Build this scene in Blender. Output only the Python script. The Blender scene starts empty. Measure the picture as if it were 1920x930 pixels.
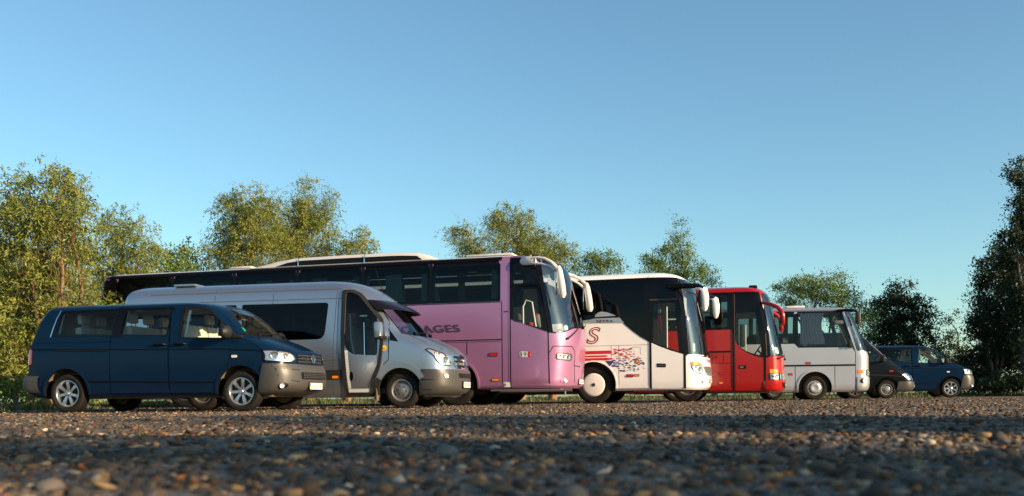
import bpy, bmesh, math, random
import numpy as np
from mathutils import Vector, Matrix
from mathutils.geometry import delaunay_2d_cdt

random.seed(7)
scene = bpy.context.scene
C = scene.collection
R = math.radians

# ---------------------------------------------------------------- camera
cam_d = bpy.data.cameras.new('camera')
cam = bpy.data.objects.new('camera', cam_d); C.objects.link(cam)
cam.location = (0, 0, .192)
cam.rotation_euler = (R(90), .0105, 0)
cam_d.lens = 35; cam_d.sensor_width = 36
cam_d.shift_y = .1457
cam_d.clip_start = .05; cam_d.clip_end = 6000
cam_d.dof.use_dof = True; cam_d.dof.focus_distance = 22; cam_d.dof.aperture_fstop = 3.0
scene.camera = cam

# ---------------------------------------------------------------- sky, sun, exposure
SUN_AZ, SUN_EL = R(-30), R(16)       # azimuth from +X (negative: on the camera's side), elevation
world = bpy.data.worlds.new('World'); scene.world = world; world.use_nodes = True
nt = world.node_tree
bg = nt.nodes['Background']
sky = nt.nodes.new('ShaderNodeTexSky'); sky.sky_type = 'NISHITA'; sky.sun_disc = False
sky.sun_elevation = SUN_EL; sky.sun_rotation = R(90) - SUN_AZ
sky.altitude = 100; sky.air_density = 1.0; sky.dust_density = 0.7; sky.ozone_density = 2.2
tint = nt.nodes.new('ShaderNodeMix'); tint.data_type = 'RGBA'; tint.blend_type = 'MULTIPLY'; tint.inputs[0].default_value = 1
tint.inputs['B'].default_value = (.83, 1.04, 1.01, 1)     # clear-air white balance of the whole sky
nt.links.new(sky.outputs[0], tint.inputs['A']); nt.links.new(tint.outputs['Result'], bg.inputs[0]); bg.inputs[1].default_value = .092
sun_d = bpy.data.lights.new('sun', 'SUN'); sun = bpy.data.objects.new('sun', sun_d); C.objects.link(sun)
sun_d.energy = 5; sun_d.angle = R(.5); sun_d.color = (1, .73, .45)
to_sun = Vector((math.cos(SUN_AZ) * math.cos(SUN_EL), math.sin(SUN_AZ) * math.cos(SUN_EL), math.sin(SUN_EL)))
sun.location = to_sun * 60
sun.rotation_euler = to_sun.to_track_quat('Z', 'Y').to_euler()
scene.render.engine = 'CYCLES'
scene.view_settings.view_transform = 'Standard'; scene.view_settings.look = 'None'
scene.view_settings.gamma = 1; scene.view_settings.exposure = 1.08
scene.cycles.max_bounces = 8; scene.cycles.transparent_max_bounces = 24
scene.render.resolution_x = 1024; scene.render.resolution_y = 496
# ---------------------------------------------------------------- body surfaces
def pchip(xs, ys, x):
    """monotone cubic interpolation"""
    xs = np.asarray(xs, float); ys = np.asarray(ys, float)
    h = np.diff(xs); d = np.diff(ys) / h
    m = np.zeros(len(xs)); m[0] = d[0]; m[-1] = d[-1]
    for i in range(1, len(xs) - 1):
        if d[i - 1] * d[i] > 0:
            w1 = 2 * h[i] + h[i - 1]; w2 = h[i] + 2 * h[i - 1]
            m[i] = (w1 + w2) / (w1 / d[i - 1] + w2 / d[i])
    x = np.clip(x, xs[0], xs[-1])
    i = np.clip(np.searchsorted(xs, x) - 1, 0, len(xs) - 2)
    t = (x - xs[i]) / h[i]
    return ((1 + 2 * t) * (1 - t) ** 2 * ys[i] + t * (1 - t) ** 2 * h[i] * m[i]
            + t * t * (3 - 2 * t) * ys[i + 1] + t * t * (t - 1) * h[i] * m[i + 1])


class Body:
    """A vehicle hull as a stack of plan outlines. Columns: half width, front x and rear x by
    height; each outline has a rounded (superellipse) nose of length a, power n, and tail b, m."""
    def __init__(s, W, XF, XR, A, B, n=2.4, m=3.0):
        s.W, s.XF, s.XR, s.A, s.B, s.n, s.m = W, XF, XR, A, B, n, m
        s.z0, s.z1 = W[0][0], W[-1][0]
        s.cache = {}

    def col(s, T, z):
        return float(pchip([r[0] for r in T], [r[1] for r in T], np.array(z, float)))

    def par(s, z):
        k = round(z, 4)
        if k not in s.cache:
            s.cache[k] = (s.col(s.W, z), s.col(s.XF, z), s.col(s.XR, z), s.col(s.A, z), s.col(s.B, z))
        return s.cache[k]

    def side(s, x, z):
        w, xf, xr, a, b = s.par(z)
        if x > xf - a:
            t = min(max((x - xf + a) / a, 0), .9999); return w * (1 - t ** s.n) ** (1 / s.n)
        if x < xr + b:
            t = min(max((xr + b - x) / b, 0), .9999); return w * (1 - t ** s.m) ** (1 / s.m)
        return w

    def front(s, y, z):
        w, xf, xr, a, b = s.par(z); t = min(abs(y) / w, .9999)
        return xf - a + a * (1 - t ** s.n) ** (1 / s.n)

    def half(s, z, inset=0, K=14, step=.3, L=None):
        """half outline from nose centre along the side to tail centre: list of (x, y>=0)"""
        w, xf, xr, a, b = s.par(z)
        w -= inset; xf -= inset; xr += inset
        a = min(a, .45 * (xf - xr)); b = min(b, .45 * (xf - xr))
        out = []
        for i in range(K + 1):
            p = i / K * math.pi / 2
            c, q = max(math.cos(p), 0), max(math.sin(p), 0)
            out.append((xf - a + a * c ** (2 / s.n), w * q ** (2 / s.n)))
        x0, x1 = xf - a, xr + b
        N = L or 24
        for i in range(1, N):
            out.append((x0 + (x1 - x0) * i / N, w))
        for i in range(K // 2 + 1):
            p = (1 - i / (K // 2)) * math.pi / 2
            c, q = max(math.cos(p), 0), max(math.sin(p), 0)
            out.append((x1 - b * c ** (2 / s.m), w * q ** (2 / s.m)))
        return out

    def wrap(s, u, z, off=0.):
        """point at arc length u from the nose centre (u > 0: right hand side, y < 0)"""
        key = ('w', round(z, 3))
        if key not in s.cache:
            P = np.array(s.half(z, K=40)[:60]); d = np.r_[0, np.cumsum(np.hypot(*np.diff(P, axis=0).T))]
            T = np.gradient(P, d, axis=0); s.cache[key] = (P, d, T)
        P, d, T = s.cache[key]; t = abs(u); sg = -1 if u >= 0 else 1
        x = np.interp(t, d, P[:, 0]); y = np.interp(t, d, P[:, 1])
        tx = np.interp(t, d, T[:, 0]); ty = np.interp(t, d, T[:, 1]); l = math.hypot(tx, ty) or 1
        return (x + off * ty / l, sg * (y - off * tx / l), z)

    # maps from a flat drawing to the hull
    def near(s, x, z, off=0.): return (x, -s.side(x, z) - off, z)
    def far(s, x, z, off=0.): return (x, s.side(x, z) + off, z)
    def nose(s, y, z, off=0.): return (s.front(y, z) + off, y, z)


def hull(kind):
    if kind == 'van':      # long passenger van
        return Body(
            W=[(.27, .88), (.34, .925), (.5, .945), (.9, .952), (1.05, .948), (1.16, .936), (1.28, .912), (1.5, .882), (1.72, .845), (1.83, .80), (1.90, .72), (1.94, .58), (1.958, .42), (1.965, .25)],
            XF=[(.27, .62), (.34, .88), (.45, .955), (.62, .96), (.74, .94), (.82, .905), (.95, .90), (1.01, .87), (1.06, .80), (1.12, .68), (1.2, .50), (1.265, .32), (1.33, .22), (1.55, -.06), (1.72, -.29), (1.82, -.46), (1.88, -.60), (1.92, -.80), (1.945, -1.05), (1.965, -1.5)],
            XR=[(.27, -4.15), (.36, -4.33), (.5, -4.37), (.66, -4.36), (.72, -4.32), (1.1, -4.30), (1.3, -4.25), (1.6, -4.14), (1.8, -4.04), (1.88, -3.98), (1.93, -3.88), (1.955, -3.7), (1.965, -3.5)],
            A=[(.27, .5), (.9, .52), (1.1, .55), (1.3, .55), (1.7, .45), (1.965, .4)], B=[(.27, .2), (1.965, .22)], n=2.5, m=2.6)
    if kind == 'minivan':  # silver high-roof van with a short bonnet
        return Body(
            W=[(.22, .90), (.32, .95), (.5, .985), (.9, .995), (1.2, .985), (1.45, .97), (1.9, .93), (2.2, .90), (2.38, .865), (2.48, .80), (2.55, .68), (2.60, .5), (2.62, .3)],
            XF=[(.22, .75), (.3, .98), (.42, 1.05), (.7, 1.05), (.8, 1.02), (.95, 1.01), (1.04, .99), (1.12, .92), (1.22, .80), (1.32, .60), (1.42, .38), (1.48, .25), (1.7, .02), (2.0, -.27), (2.2, -.46), (2.35, -.66), (2.45, -.82), (2.53, -1.0), (2.58, -1.2), (2.61, -1.45), (2.62, -1.9)],
            XR=[(.22, -6.2), (.4, -6.3), (1.8, -6.28), (2.3, -6.25), (2.48, -6.18), (2.55, -6.08), (2.6, -5.9), (2.62, -5.5)],
            A=[(.22, .55), (1.0, .58), (1.3, .6), (1.5, .55), (2.2, .6), (2.62, .5)], B=[(.22, .2), (2.62, .3)], n=2.5, m=2.8)
    if kind == 'pink':
        return Body(
            W=[(.40, 1.2), (.46, 1.255), (.6, 1.27), (2.4, 1.27), (2.9, 1.25), (3.3, 1.225), (3.5, 1.20), (3.6, 1.15), (3.66, 1.04), (3.695, .8), (3.70, .5)],
            XF=[(.40, 2.85), (.46, 2.92), (.7, 2.95), (1.04, 2.98), (1.6, 3.02), (1.9, 3.0), (2.0, 2.98), (2.33, 2.9), (2.8, 2.78), (3.2, 2.66), (3.4, 2.58), (3.52, 2.46), (3.6, 2.3), (3.66, 2.05), (3.695, 1.7), (3.70, 1.2)],
            XR=[(.40, -10.25), (.6, -10.38), (2.0, -10.4), (3.0, -10.36), (3.4, -10.32), (3.6, -10.25), (3.66, -10.12), (3.695, -9.8), (3.70, -9.3)],
            A=[(.40, .75), (2.0, .8), (3.4, .8), (3.70, .7)], B=[(.40, .3), (3.70, .3)], n=2.35, m=3.2)
    if kind == 'white':
        return Body(
            W=[(.34, 1.2), (.4, 1.255), (.6, 1.27), (2.2, 1.27), (2.9, 1.25), (3.25, 1.22), (3.36, 1.19), (3.45, 1.1), (3.51, .95), (3.55, .7), (3.56, .4)],
            XF=[(.34, 2.9), (.42, 2.99), (.6, 3.03), (.78, 3.035), (1.0, 3.01), (1.27, 2.98), (1.97, 2.89), (2.64, 2.76), (3.0, 2.66), (3.2, 2.57), (3.35, 2.44), (3.45, 2.28), (3.51, 2.08), (3.55, 1.75), (3.56, 1.3)],
            XR=[(.34, -8.9), (.6, -9), (2.5, -9), (3.3, -8.95), (3.5, -8.8), (3.55, -8.5), (3.56, -8)],
            A=[(.34, .6), (1.3, .62), (3.2, .62), (3.56, .6)], B=[(.34, .3), (3.56, .3)], n=2.7, m=3.2)
    if kind == 'red':
        return Body(
            W=[(.28, 1.2), (.34, 1.255), (.5, 1.27), (2.1, 1.27), (2.8, 1.25), (3.2, 1.22), (3.3, 1.19), (3.38, 1.1), (3.43, .95), (3.47, .7), (3.48, .4)],
            XF=[(.28, 2.76), (.36, 2.83), (.6, 2.87), (.8, 2.86), (1.35, 2.84), (1.68, 2.77), (2.32, 2.63), (2.97, 2.48), (3.14, 2.43), (3.27, 2.35), (3.36, 2.24), (3.43, 2.05), (3.47, 1.7), (3.48, 1.3)],
            XR=[(.28, -8.9), (.6, -9), (2.5, -9), (3.3, -8.95), (3.43, -8.8), (3.47, -8.5), (3.48, -8)],
            A=[(.28, .55), (1.3, .55), (3.2, .55), (3.48, .5)], B=[(.28, .3), (3.48, .3)], n=2.8, m=3.2)
    if kind == 'midi':
        return Body(
            W=[(.26, 1.08), (.33, 1.13), (.5, 1.15), (1.7, 1.15), (2.3, 1.13), (2.9, 1.10), (3.0, 1.06), (3.07, .95), (3.11, .75), (3.12, .45)],
            XF=[(.26, 1.74), (.34, 1.83), (.55, 1.87), (1.41, 1.88), (1.6, 1.83), (1.67, 1.81), (2.26, 1.59), (2.8, 1.36), (2.95, 1.28), (3.04, 1.2), (3.09, 1.08), (3.11, .9), (3.12, .6)],
            XR=[(.26, -6.2), (.5, -6.3), (2.8, -6.2), (3.05, -6.1), (3.1, -5.9), (3.12, -5.6)],
            A=[(.26, .52), (1.6, .5), (2.9, .4), (3.12, .4)], B=[(.26, .3), (3.12, .3)], n=2.9, m=3.2)
    if kind == 'dark':     # older dark delivery van, long sloping nose
        return Body(
            W=[(.24, .86), (.34, .92), (.6, .955), (1.0, .96), (1.25, .94), (1.5, .915), (1.9, .87), (2.2, .83), (2.35, .78), (2.43, .65), (2.47, .45), (2.48, .25)],
            XF=[(.24, .9), (.32, 1.06), (.5, 1.10), (.66, 1.09), (.75, 1.05), (.85, .98), (1.0, .82), (1.2, .55), (1.35, .36), (1.5, .2), (1.7, .0), (2.0, -.32), (2.2, -.55), (2.32, -.72), (2.4, -.9), (2.45, -1.15), (2.48, -1.6)],
            XR=[(.24, -4.9), (.4, -5.0), (2.0, -4.98), (2.3, -4.92), (2.45, -4.75), (2.48, -4.4)],
            A=[(.24, .5), (1.0, .55), (1.3, .55), (2.48, .5)], B=[(.24, .2), (2.48, .3)], n=2.5, m=2.8)
# ---------------------------------------------------------------- materials
M = {}

def principled(name, col, rough=.5, metal=0., coat=0., spec=.5, emit=None):
    m = bpy.data.materials.new(name); m.use_nodes = True
    b = m.node_tree.nodes['Principled BSDF']
    b.inputs['Base Color'].default_value = (*col, 1); b.inputs['Roughness'].default_value = rough
    b.inputs['Metallic'].default_value = metal; b.inputs['Coat Weight'].default_value = coat
    b.inputs['Coat Roughness'].default_value = .06; b.inputs['Specular IOR Level'].default_value = spec
    M[name] = m
    return m, b, m.node_tree

def node(nt, kind, **kw):
    n = nt.nodes.new(kind)
    for k, v in kw.items():
        if k in n.inputs.keys(): n.inputs[k].default_value = v
        else: setattr(n, k, v)
    return n

def ramp(nt, fac, stops):
    r = nt.nodes.new('ShaderNodeValToRGB'); e = r.color_ramp.elements
    while len(e) < len(stops): e.new(.5)
    for i, (p, c) in enumerate(stops): e[i].position = p; e[i].color = (*c, 1)
    nt.links.new(fac, r.inputs[0]); return r.outputs[0]

def dusty(name, col, rough, metal=0., coat=0., dust=(.30, .24, .17), amount=.35, top=.9, spec=.5):
    """paint or plastic with road dust speckled on its lower part"""
    m, b, t = principled(name, col, rough, metal, coat, spec)
    tc = node(t, 'ShaderNodeTexCoord'); sep = node(t, 'ShaderNodeSeparateXYZ'); t.links.new(tc.outputs['Object'], sep.inputs[0])
    no = node(t, 'ShaderNodeTexNoise', Scale=6., Detail=8., Roughness=.7); t.links.new(tc.outputs['Object'], no.inputs['Vector'])
    mr = node(t, 'ShaderNodeMapRange'); t.links.new(sep.outputs['Z'], mr.inputs['Value'])
    mr.inputs['From Min'].default_value = top; mr.inputs['From Max'].default_value = .2
    mu = node(t, 'ShaderNodeMath', operation='MULTIPLY'); t.links.new(mr.outputs[0], mu.inputs[0]); t.links.new(no.outputs['Fac'], mu.inputs[1])
    m2 = node(t, 'ShaderNodeMath', operation='MULTIPLY'); t.links.new(mu.outputs[0], m2.inputs[0]); m2.inputs[1].default_value = amount * 2
    m2.use_clamp = True
    mx = node(t, 'ShaderNodeMix', data_type='RGBA'); t.links.new(m2.outputs[0], mx.inputs['Factor'])
    mx.inputs['A'].default_value = (*col, 1); mx.inputs['B'].default_value = (*dust, 1)
    t.links.new(mx.outputs['Result'], b.inputs['Base Color'])
    ra = node(t, 'ShaderNodeMath', operation='MULTIPLY_ADD'); t.links.new(m2.outputs[0], ra.inputs[0])
    ra.inputs[1].default_value = .5; ra.inputs[2].default_value = rough; t.links.new(ra.outputs[0], b.inputs['Roughness'])
    # slight panel waviness
    n2 = node(t, 'ShaderNodeTexNoise', Scale=1.6, Detail=2.); t.links.new(tc.outputs['Object'], n2.inputs['Vector'])
    bp = node(t, 'ShaderNodeBump', Strength=.25, Distance=.012); t.links.new(n2.outputs['Fac'], bp.inputs['Height']); t.links.new(bp.outputs[0], b.inputs['Normal']); t.links.new(bp.outputs[0], b.inputs['Coat Normal'])
    return m

def glass(name, tint, ior=1.36):
    m = bpy.data.materials.new(name); m.use_nodes = True; t = m.node_tree
    t.nodes.remove(t.nodes['Principled BSDF'])
    tr = node(t, 'ShaderNodeBsdfTransparent'); tr.inputs[0].default_value = (*tint, 1)
    gl = node(t, 'ShaderNodeBsdfGlossy'); gl.inputs['Roughness'].default_value = .015
    fr = node(t, 'ShaderNodeFresnel'); fr.inputs['IOR'].default_value = ior
    mx = node(t, 'ShaderNodeMixShader'); t.links.new(fr.outputs[0], mx.inputs[0]); t.links.new(tr.outputs[0], mx.inputs[1]); t.links.new(gl.outputs[0], mx.inputs[2])
    t.links.new(mx.outputs[0], t.nodes['Material Output'].inputs[0])
    M[name] = m; return m

dusty('blue_paint', (.0018, .013, .038), .2, 0., .04, amount=.015, top=.6, spec=.14)
dusty('silver_paint', (.38, .42, .48), .30, .85, .4, amount=.10, top=.7)
dusty('pink_paint', (.44, .195, .36), .28, .5, .35, amount=.04, top=1.0)
dusty('white_paint', (.84, .82, .80), .3, 0, .6, amount=.12, top=1.0)
dusty('red_paint', (.30, .004, .004), .2, .0, .3, amount=.015, top=.9)
dusty('midi_silver', (.46, .47, .51), .36, .65, .4, amount=.05, top=.8)
dusty('dark_paint', (.005, .007, .010), .25, 0., .03, amount=.008, top=.6, spec=.14)
dusty('grey_plastic', (.042, .041, .040), .42, amount=.04, top=1.1)
dusty('dark_plastic', (.016, .0155, .015), .5, amount=.05, top=.9, spec=.25)
def rubber():
    m, b, t = principled('rubber', (.02, .02, .02), .85, spec=.2)
    tc = node(t, 'ShaderNodeTexCoord'); no = node(t, 'ShaderNodeTexNoise', Scale=9., Detail=8., Roughness=.75); t.links.new(tc.outputs['Object'], no.inputs['Vector'])
    c = ramp(t, no.outputs['Fac'], [(.35, (.008, .0075, .007)), (.65, (.018, .015, .012)), (.85, (.045, .034, .025))]); t.links.new(c, b.inputs['Base Color'])
rubber()
dusty('underbody', (.03, .027, .024), .9, dust=(.26, .19, .12), amount=.5, top=1.1)
principled('liner', (.16, .115, .07), .95)
principled('black_trim', (.006, .006, .007), .4, spec=.18)
principled('black_gloss', (.003, .003, .004), .06, spec=.2)
principled('seam', (.006, .006, .007), .9, spec=0.)
principled('seam_soft', (.09, .085, .08), .8, spec=.1)
principled('chrome', (.75, .75, .76), .12, 1)
principled('alloy', (.52, .52, .54), .3, .9)
principled('steel', (.30, .29, .28), .42, .8)
principled('hub_dark', (.03, .03, .03), .6)
principled('hub_white', (.74, .70, .66), .4, 0, .3)
principled('hub_silver', (.42, .42, .43), .4, .6)
principled('mirror_glass', (.8, .82, .85), .03, 1)
principled('amber', (.85, .22, .01), .2, 0, .6)
principled('red_lens', (.45, .01, .02), .2, 0, .6)
principled('white_plate', (.75, .75, .73), .4)
principled('plate_ink', (.02, .02, .025), .5)
principled('plate_blue', (.02, .12, .5), .4)
principled('plate_yellow', (.8, .55, .03), .4)
principled('interior_grey', (.16, .165, .165), .85)
principled('interior_dark', (.03, .03, .032), .85)
principled('headliner', (.42, .42, .40), .9)
principled('seat_beige', (.45, .43, .38), .9)
principled('seat_dark', (.03, .032, .04), .9)
principled('seat_wine', (.10, .018, .035), .9)
principled('curtain', (.26, .38, .37), .9)
principled('curtain_grey', (.34, .34, .36), .85)
principled('cloth_red', (.7, .06, .09), .85)
principled('paper', (.78, .78, .74), .7)
principled('sign_green', (.01, .28, .14), .5)
principled('letter_dark', (.045, .03, .04), .5)
principled('letter_red', (.55, .01, .015), .4)
principled('letter_blue', (.03, .035, .17), .4)
principled('white_shell', (.58, .55, .53), .38, 0, .3)
principled('bar_brown', (.10, .05, .03), .5)
principled('visor', (.008, .006, .009), .25, spec=.25)
principled('pattern_white', (.62, .62, .60), .5)
principled('sticker_yellow', (.85, .55, .02), .4)
principled('reflector', (.62, .62, .62), .34, .8)
glass('glass_clear', (.90, .96, .94)); glass('glass_tint', (.36, .43, .42)); glass('glass_dark', (.07, .08, .09))
glass('glass_screen', (.78, .87, .88), 2.4); glass('lens', (.92, .93, .94), 1.25)

# ---------------------------------------------------------------- objects
def link(name, me, mat, parent=None):
    o = bpy.data.objects.new(name, me); C.objects.link(o)
    if mat is not None and not me.materials: me.materials.append(M[mat] if isinstance(mat, str) else mat)
    if parent is not None: o.parent = parent
    return o

def thing(name, label, cat, loc=(0, 0, 0), rz=0., group=None):
    o = bpy.data.objects.new(name, None); C.objects.link(o); o.empty_display_size = .3
    o.location = loc; o.rotation_euler = (0, 0, rz); o['label'] = label; o['category'] = cat
    if group: o['group'] = group
    return o

def pymesh(V, F, smooth=True, sharp=38):
    me = bpy.data.meshes.new('m'); me.from_pydata([tuple(v) for v in V], [], [tuple(f) for f in F]); me.update()
    if smooth:
        me.polygons.foreach_set('use_smooth', [True] * len(me.polygons)); me.set_sharp_from_angle(angle=R(sharp))
    return me

class MB:
    """collects shapes into one mesh"""
    def __init__(s): s.V = []; s.F = []
    def add(s, V, F):
        k = len(s.V); s.V += [tuple(v) for v in V]; s.F += [tuple(i + k for i in f) for f in F]; return s
    def box(s, c, d, bev=0., rot=None, taper=None):
        bm = bmesh.new(); bmesh.ops.create_cube(bm, size=1)
        for v in bm.verts:
            f = 1.
            if taper and v.co.z > 0: f = taper
            v.co = Vector((v.co.x * d[0] * f, v.co.y * d[1] * f, v.co.z * d[2]))
        if bev: bmesh.ops.bevel(bm, geom=bm.edges[:], offset=bev, segments=2, affect='EDGES', profile=.6)
        if rot: bmesh.ops.rotate(bm, verts=bm.verts[:], matrix=Matrix.Rotation(rot[1], 3, rot[0]))
        bm.verts.index_update()
        s.add([v.co + Vector(c) for v in bm.verts], [[v.index for v in f.verts] for f in bm.faces]); bm.free(); return s
    def tube(s, P, r, seg=8, caps=True, flat=1.):
        P = [Vector(p) for p in P]; n = len(P); rs = r if isinstance(r, (list, tuple)) else [r] * n
        V = []; F = []; up = Vector((0, 0, 1)); last = None
        for i, p in enumerate(P):
            t = (P[min(i + 1, n - 1)] - P[max(i - 1, 0)]).normalized()
            if last is None:
                a = t.cross(up if abs(t.z) < .9 else Vector((1, 0, 0))).normalized()
            else: a = (last - t * last.dot(t)).normalized()
            last = a; b = t.cross(a)
            for k in range(seg):
                an = 2 * math.pi * k / seg
                V.append(p + a * (rs[i] * math.cos(an) * flat) + b * (rs[i] * math.sin(an)))
        for i in range(n - 1):
            for k in range(seg):
                F.append((i * seg + k, i * seg + (k + 1) % seg, (i + 1) * seg + (k + 1) % seg, (i + 1) * seg + k))
        if caps: F += [tuple(range(seg))[::-1], tuple(range((n - 1) * seg, n * seg))]
        return s.add(V, F)
    def lathe(s, prof, seg=40, c=(0, 0, 0), axis='y', a0=0., a1=2 * math.pi):
        full = abs(a1 - a0 - 2 * math.pi) < 1e-6; n = seg if full else seg + 1
        V = []; F = []; m = len(prof)
        for k in range(n):
            an = a0 + (a1 - a0) * k / seg
            for r, y in prof:
                p = (r * math.cos(an), y, r * math.sin(an)) if axis == 'y' else ((y, r * math.cos(an), r * math.sin(an)) if axis == 'x' else (r * math.cos(an), r * math.sin(an), y))
                V.append((p[0] + c[0], p[1] + c[1], p[2] + c[2]))
        for k in range(seg):
            j = (k + 1) % n
            for i in range(m - 1):
                F.append((k * m + i, j * m + i, j * m + i + 1, k * m + i + 1))
        return s.add(V, F)
    def prism(s, poly, d0, d1, plane='xz'):
        n = len(poly)
        f = {'xz': lambda p, d: (p[0], d, p[1]), 'yz': lambda p, d: (d, p[0], p[1]), 'xy': lambda p, d: (p[0], p[1], d)}[plane]
        V = [f(p, d0) for p in poly] + [f(p, d1) for p in poly]
        F = [tuple(range(n)), tuple(range(2 * n - 1, n - 1, -1))] + [(i, n + i, n + (i + 1) % n, (i + 1) % n) for i in range(n)]
        return s.add(V, F)
    def mesh(s, smooth=True, sharp=38): return pymesh(s.V, s.F, smooth, sharp)
    def build(s, name, mat, parent=None, smooth=True, sharp=38):
        return link(name, s.mesh(smooth, sharp), mat, parent)

def rp(pts, r=.03, k=4):
    """polygon with rounded corners; r a number or one per corner"""
    out = []; n = len(pts)
    for i, p in enumerate(pts):
        ri = r[i] if isinstance(r, (list, tuple)) else r
        p = np.array(p, float); a = np.array(pts[i - 1], float) - p; b = np.array(pts[(i + 1) % n], float) - p
        la, lb = np.linalg.norm(a), np.linalg.norm(b); a /= la; b /= lb
        q = min(ri, .45 * la, .45 * lb)
        if q < 1e-4: out.append(tuple(p)); continue
        A, B = p + a * q, p + b * q
        for j in range(k + 1):
            t = j / k; out.append(tuple((1 - t) ** 2 * A + 2 * t * (1 - t) * p + t * t * B))
    return out

def ellipse(cx, cz, rx, rz, n=20, rot=0.):
    return [(cx + rx * math.cos(a) * math.cos(rot) - rz * math.sin(a) * math.sin(rot), cz + rx * math.cos(a) * math.sin(rot) + rz * math.sin(a) * math.cos(rot))
            for a in [2 * math.pi * i / n for i in range(n)]]

def inset(poly, d):
    """shrink a (roughly convex) polygon by d"""
    P = np.array(poly, float); n = len(P)
    area = .5 * sum(P[i][0] * P[(i + 1) % n][1] - P[(i + 1) % n][0] * P[i][1] for i in range(n)); sg = 1 if area > 0 else -1
    out = []
    for i in range(n):
        e0 = P[i] - P[i - 1]; e1 = P[(i + 1) % n] - P[i]
        n0 = np.array([-e0[1], e0[0]]) / (np.linalg.norm(e0) + 1e-9) * sg; n1 = np.array([-e1[1], e1[0]]) / (np.linalg.norm(e1) + 1e-9) * sg
        b = n0 + n1; l = b.dot(b)
        out.append(tuple(P[i] + b * (2 * d / max(l, .5))))
    return out

def inside(p, poly):
    x, y = p; r = False; n = len(poly); j = n - 1
    for i in range(n):
        if (poly[i][1] > y) != (poly[j][1] > y) and x < (poly[j][0] - poly[i][0]) * (y - poly[i][1]) / (poly[j][1] - poly[i][1]) + poly[i][0]: r = not r
        j = i
    return r

def densify(poly, step):
    out = []; n = len(poly)
    for i in range(n):
        a, b = poly[i], poly[(i + 1) % n]; k = max(1, int(math.hypot(b[0] - a[0], b[1] - a[1]) / step))
        out += [(a[0] + (b[0] - a[0]) * j / k, a[1] + (b[1] - a[1]) * j / k) for j in range(k)]
    return out

def panel_geo(poly, mapf, off=.004, thick=0., holes=(), step=.15):
    loops = [densify(poly, step)] + [densify(h, step) for h in holes]
    pts = []; edges = []
    for L in loops:
        k = len(pts); pts += L; edges += [(k + i, k + (i + 1) % len(L)) for i in range(len(L))]
    xs = [p[0] for p in poly]; zs = [p[1] for p in poly]
    nx = int((max(xs) - min(xs)) / step); nz = int((max(zs) - min(zs)) / step)
    L0 = np.array(pts)
    for i in range(1, nx + 1):
        for j in range(1, nz + 1):
            q = (min(xs) + (max(xs) - min(xs)) * i / (nx + 1), min(zs) + (max(zs) - min(zs)) * j / (nz + 1))
            if inside(q, poly) and not any(inside(q, h) for h in holes) and np.min(np.abs(L0 - q).sum(1)) > step * .4: pts.append(q)
    v, e, f = delaunay_2d_cdt([Vector(p) for p in pts], edges, [], 0, 1e-5)[:3]
    F = []
    for t in f:
        c = (sum(v[i][0] for i in t) / len(t), sum(v[i][1] for i in t) / len(t))
        if inside(c, poly) and not any(inside(c, h) for h in holes): F.append(tuple(t))
    V = [mapf(p[0], p[1], off) for p in v]
    if thick:
        for L in loops:
            k = len(V); n = len(L)
            V += [mapf(p[0], p[1], off) for p in L] + [mapf(p[0], p[1], off - thick) for p in L]
            F += [(k + i, k + (i + 1) % n, k + n + (i + 1) % n, k + n + i) for i in range(n)]
    return V, F

def panel(name, poly, mapf, mat, parent, off=.004, thick=0., holes=(), step=.12):
    V, F = panel_geo(poly, mapf, off, thick, holes, step)
    return link(name, pymesh(V, F), mat, parent)

def stripe_geo(pts, width, mapf, off=.003, step=.12, thick=0.):
    """a thin band along a drawn line"""
    P = []
    for a, b in zip(pts[:-1], pts[1:]):
        k = max(1, int(math.hypot(b[0] - a[0], b[1] - a[1]) / step))
        P += [(a[0] + (b[0] - a[0]) * j / k, a[1] + (b[1] - a[1]) * j / k) for j in range(k)]
    P.append(pts[-1]); P = np.array(P); T = np.gradient(P, axis=0); T /= np.linalg.norm(T, axis=1)[:, None] + 1e-9
    N = np.c_[-T[:, 1], T[:, 0]] * width / 2
    A, B = P + N, P - N; V = []; F = []; n = len(P)
    V += [mapf(*p, off) for p in A] + [mapf(*p, off) for p in B]
    F += [(i, i + n, i + n + 1, i + 1) for i in range(n - 1)]
    if thick:
        k = len(V)
        V += [mapf(*p, off) for p in A] + [mapf(*p, off - thick) for p in A] + [mapf(*p, off) for p in B] + [mapf(*p, off - thick) for p in B]
        for o in (0, 2 * n): F += [(k + o + i, k + o + i + 1, k + o + n + i + 1, k + o + n + i) for i in range(n - 1)]
    return V, F

def stripe(name, pts, width, mapf, mat, parent, off=.003, step=.12, thick=0.):
    V, F = stripe_geo(pts, width, mapf, off, step, thick); return link(name, pymesh(V, F), mat, parent)

def bisect_clip(bm, poly, plane):
    """keep what lies within a convex drawn polygon"""
    n = len(poly); area = sum(poly[i][0] * poly[(i + 1) % n][1] - poly[(i + 1) % n][0] * poly[i][1] for i in range(n))
    P = poly if area > 0 else poly[::-1]
    for i in range(n):
        a, b = P[i], P[(i + 1) % n]; nx, nz = (b[1] - a[1]), -(b[0] - a[0])
        co, no = ((a[0], 0, a[1]), (nx, 0, nz)) if plane == 'xz' else ((0, a[0], a[1]), (0, nx, nz))
        bmesh.ops.bisect_plane(bm, geom=bm.verts[:] + bm.edges[:] + bm.faces[:], plane_co=co, plane_no=no, clear_outer=True, dist=1e-6)

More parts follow.
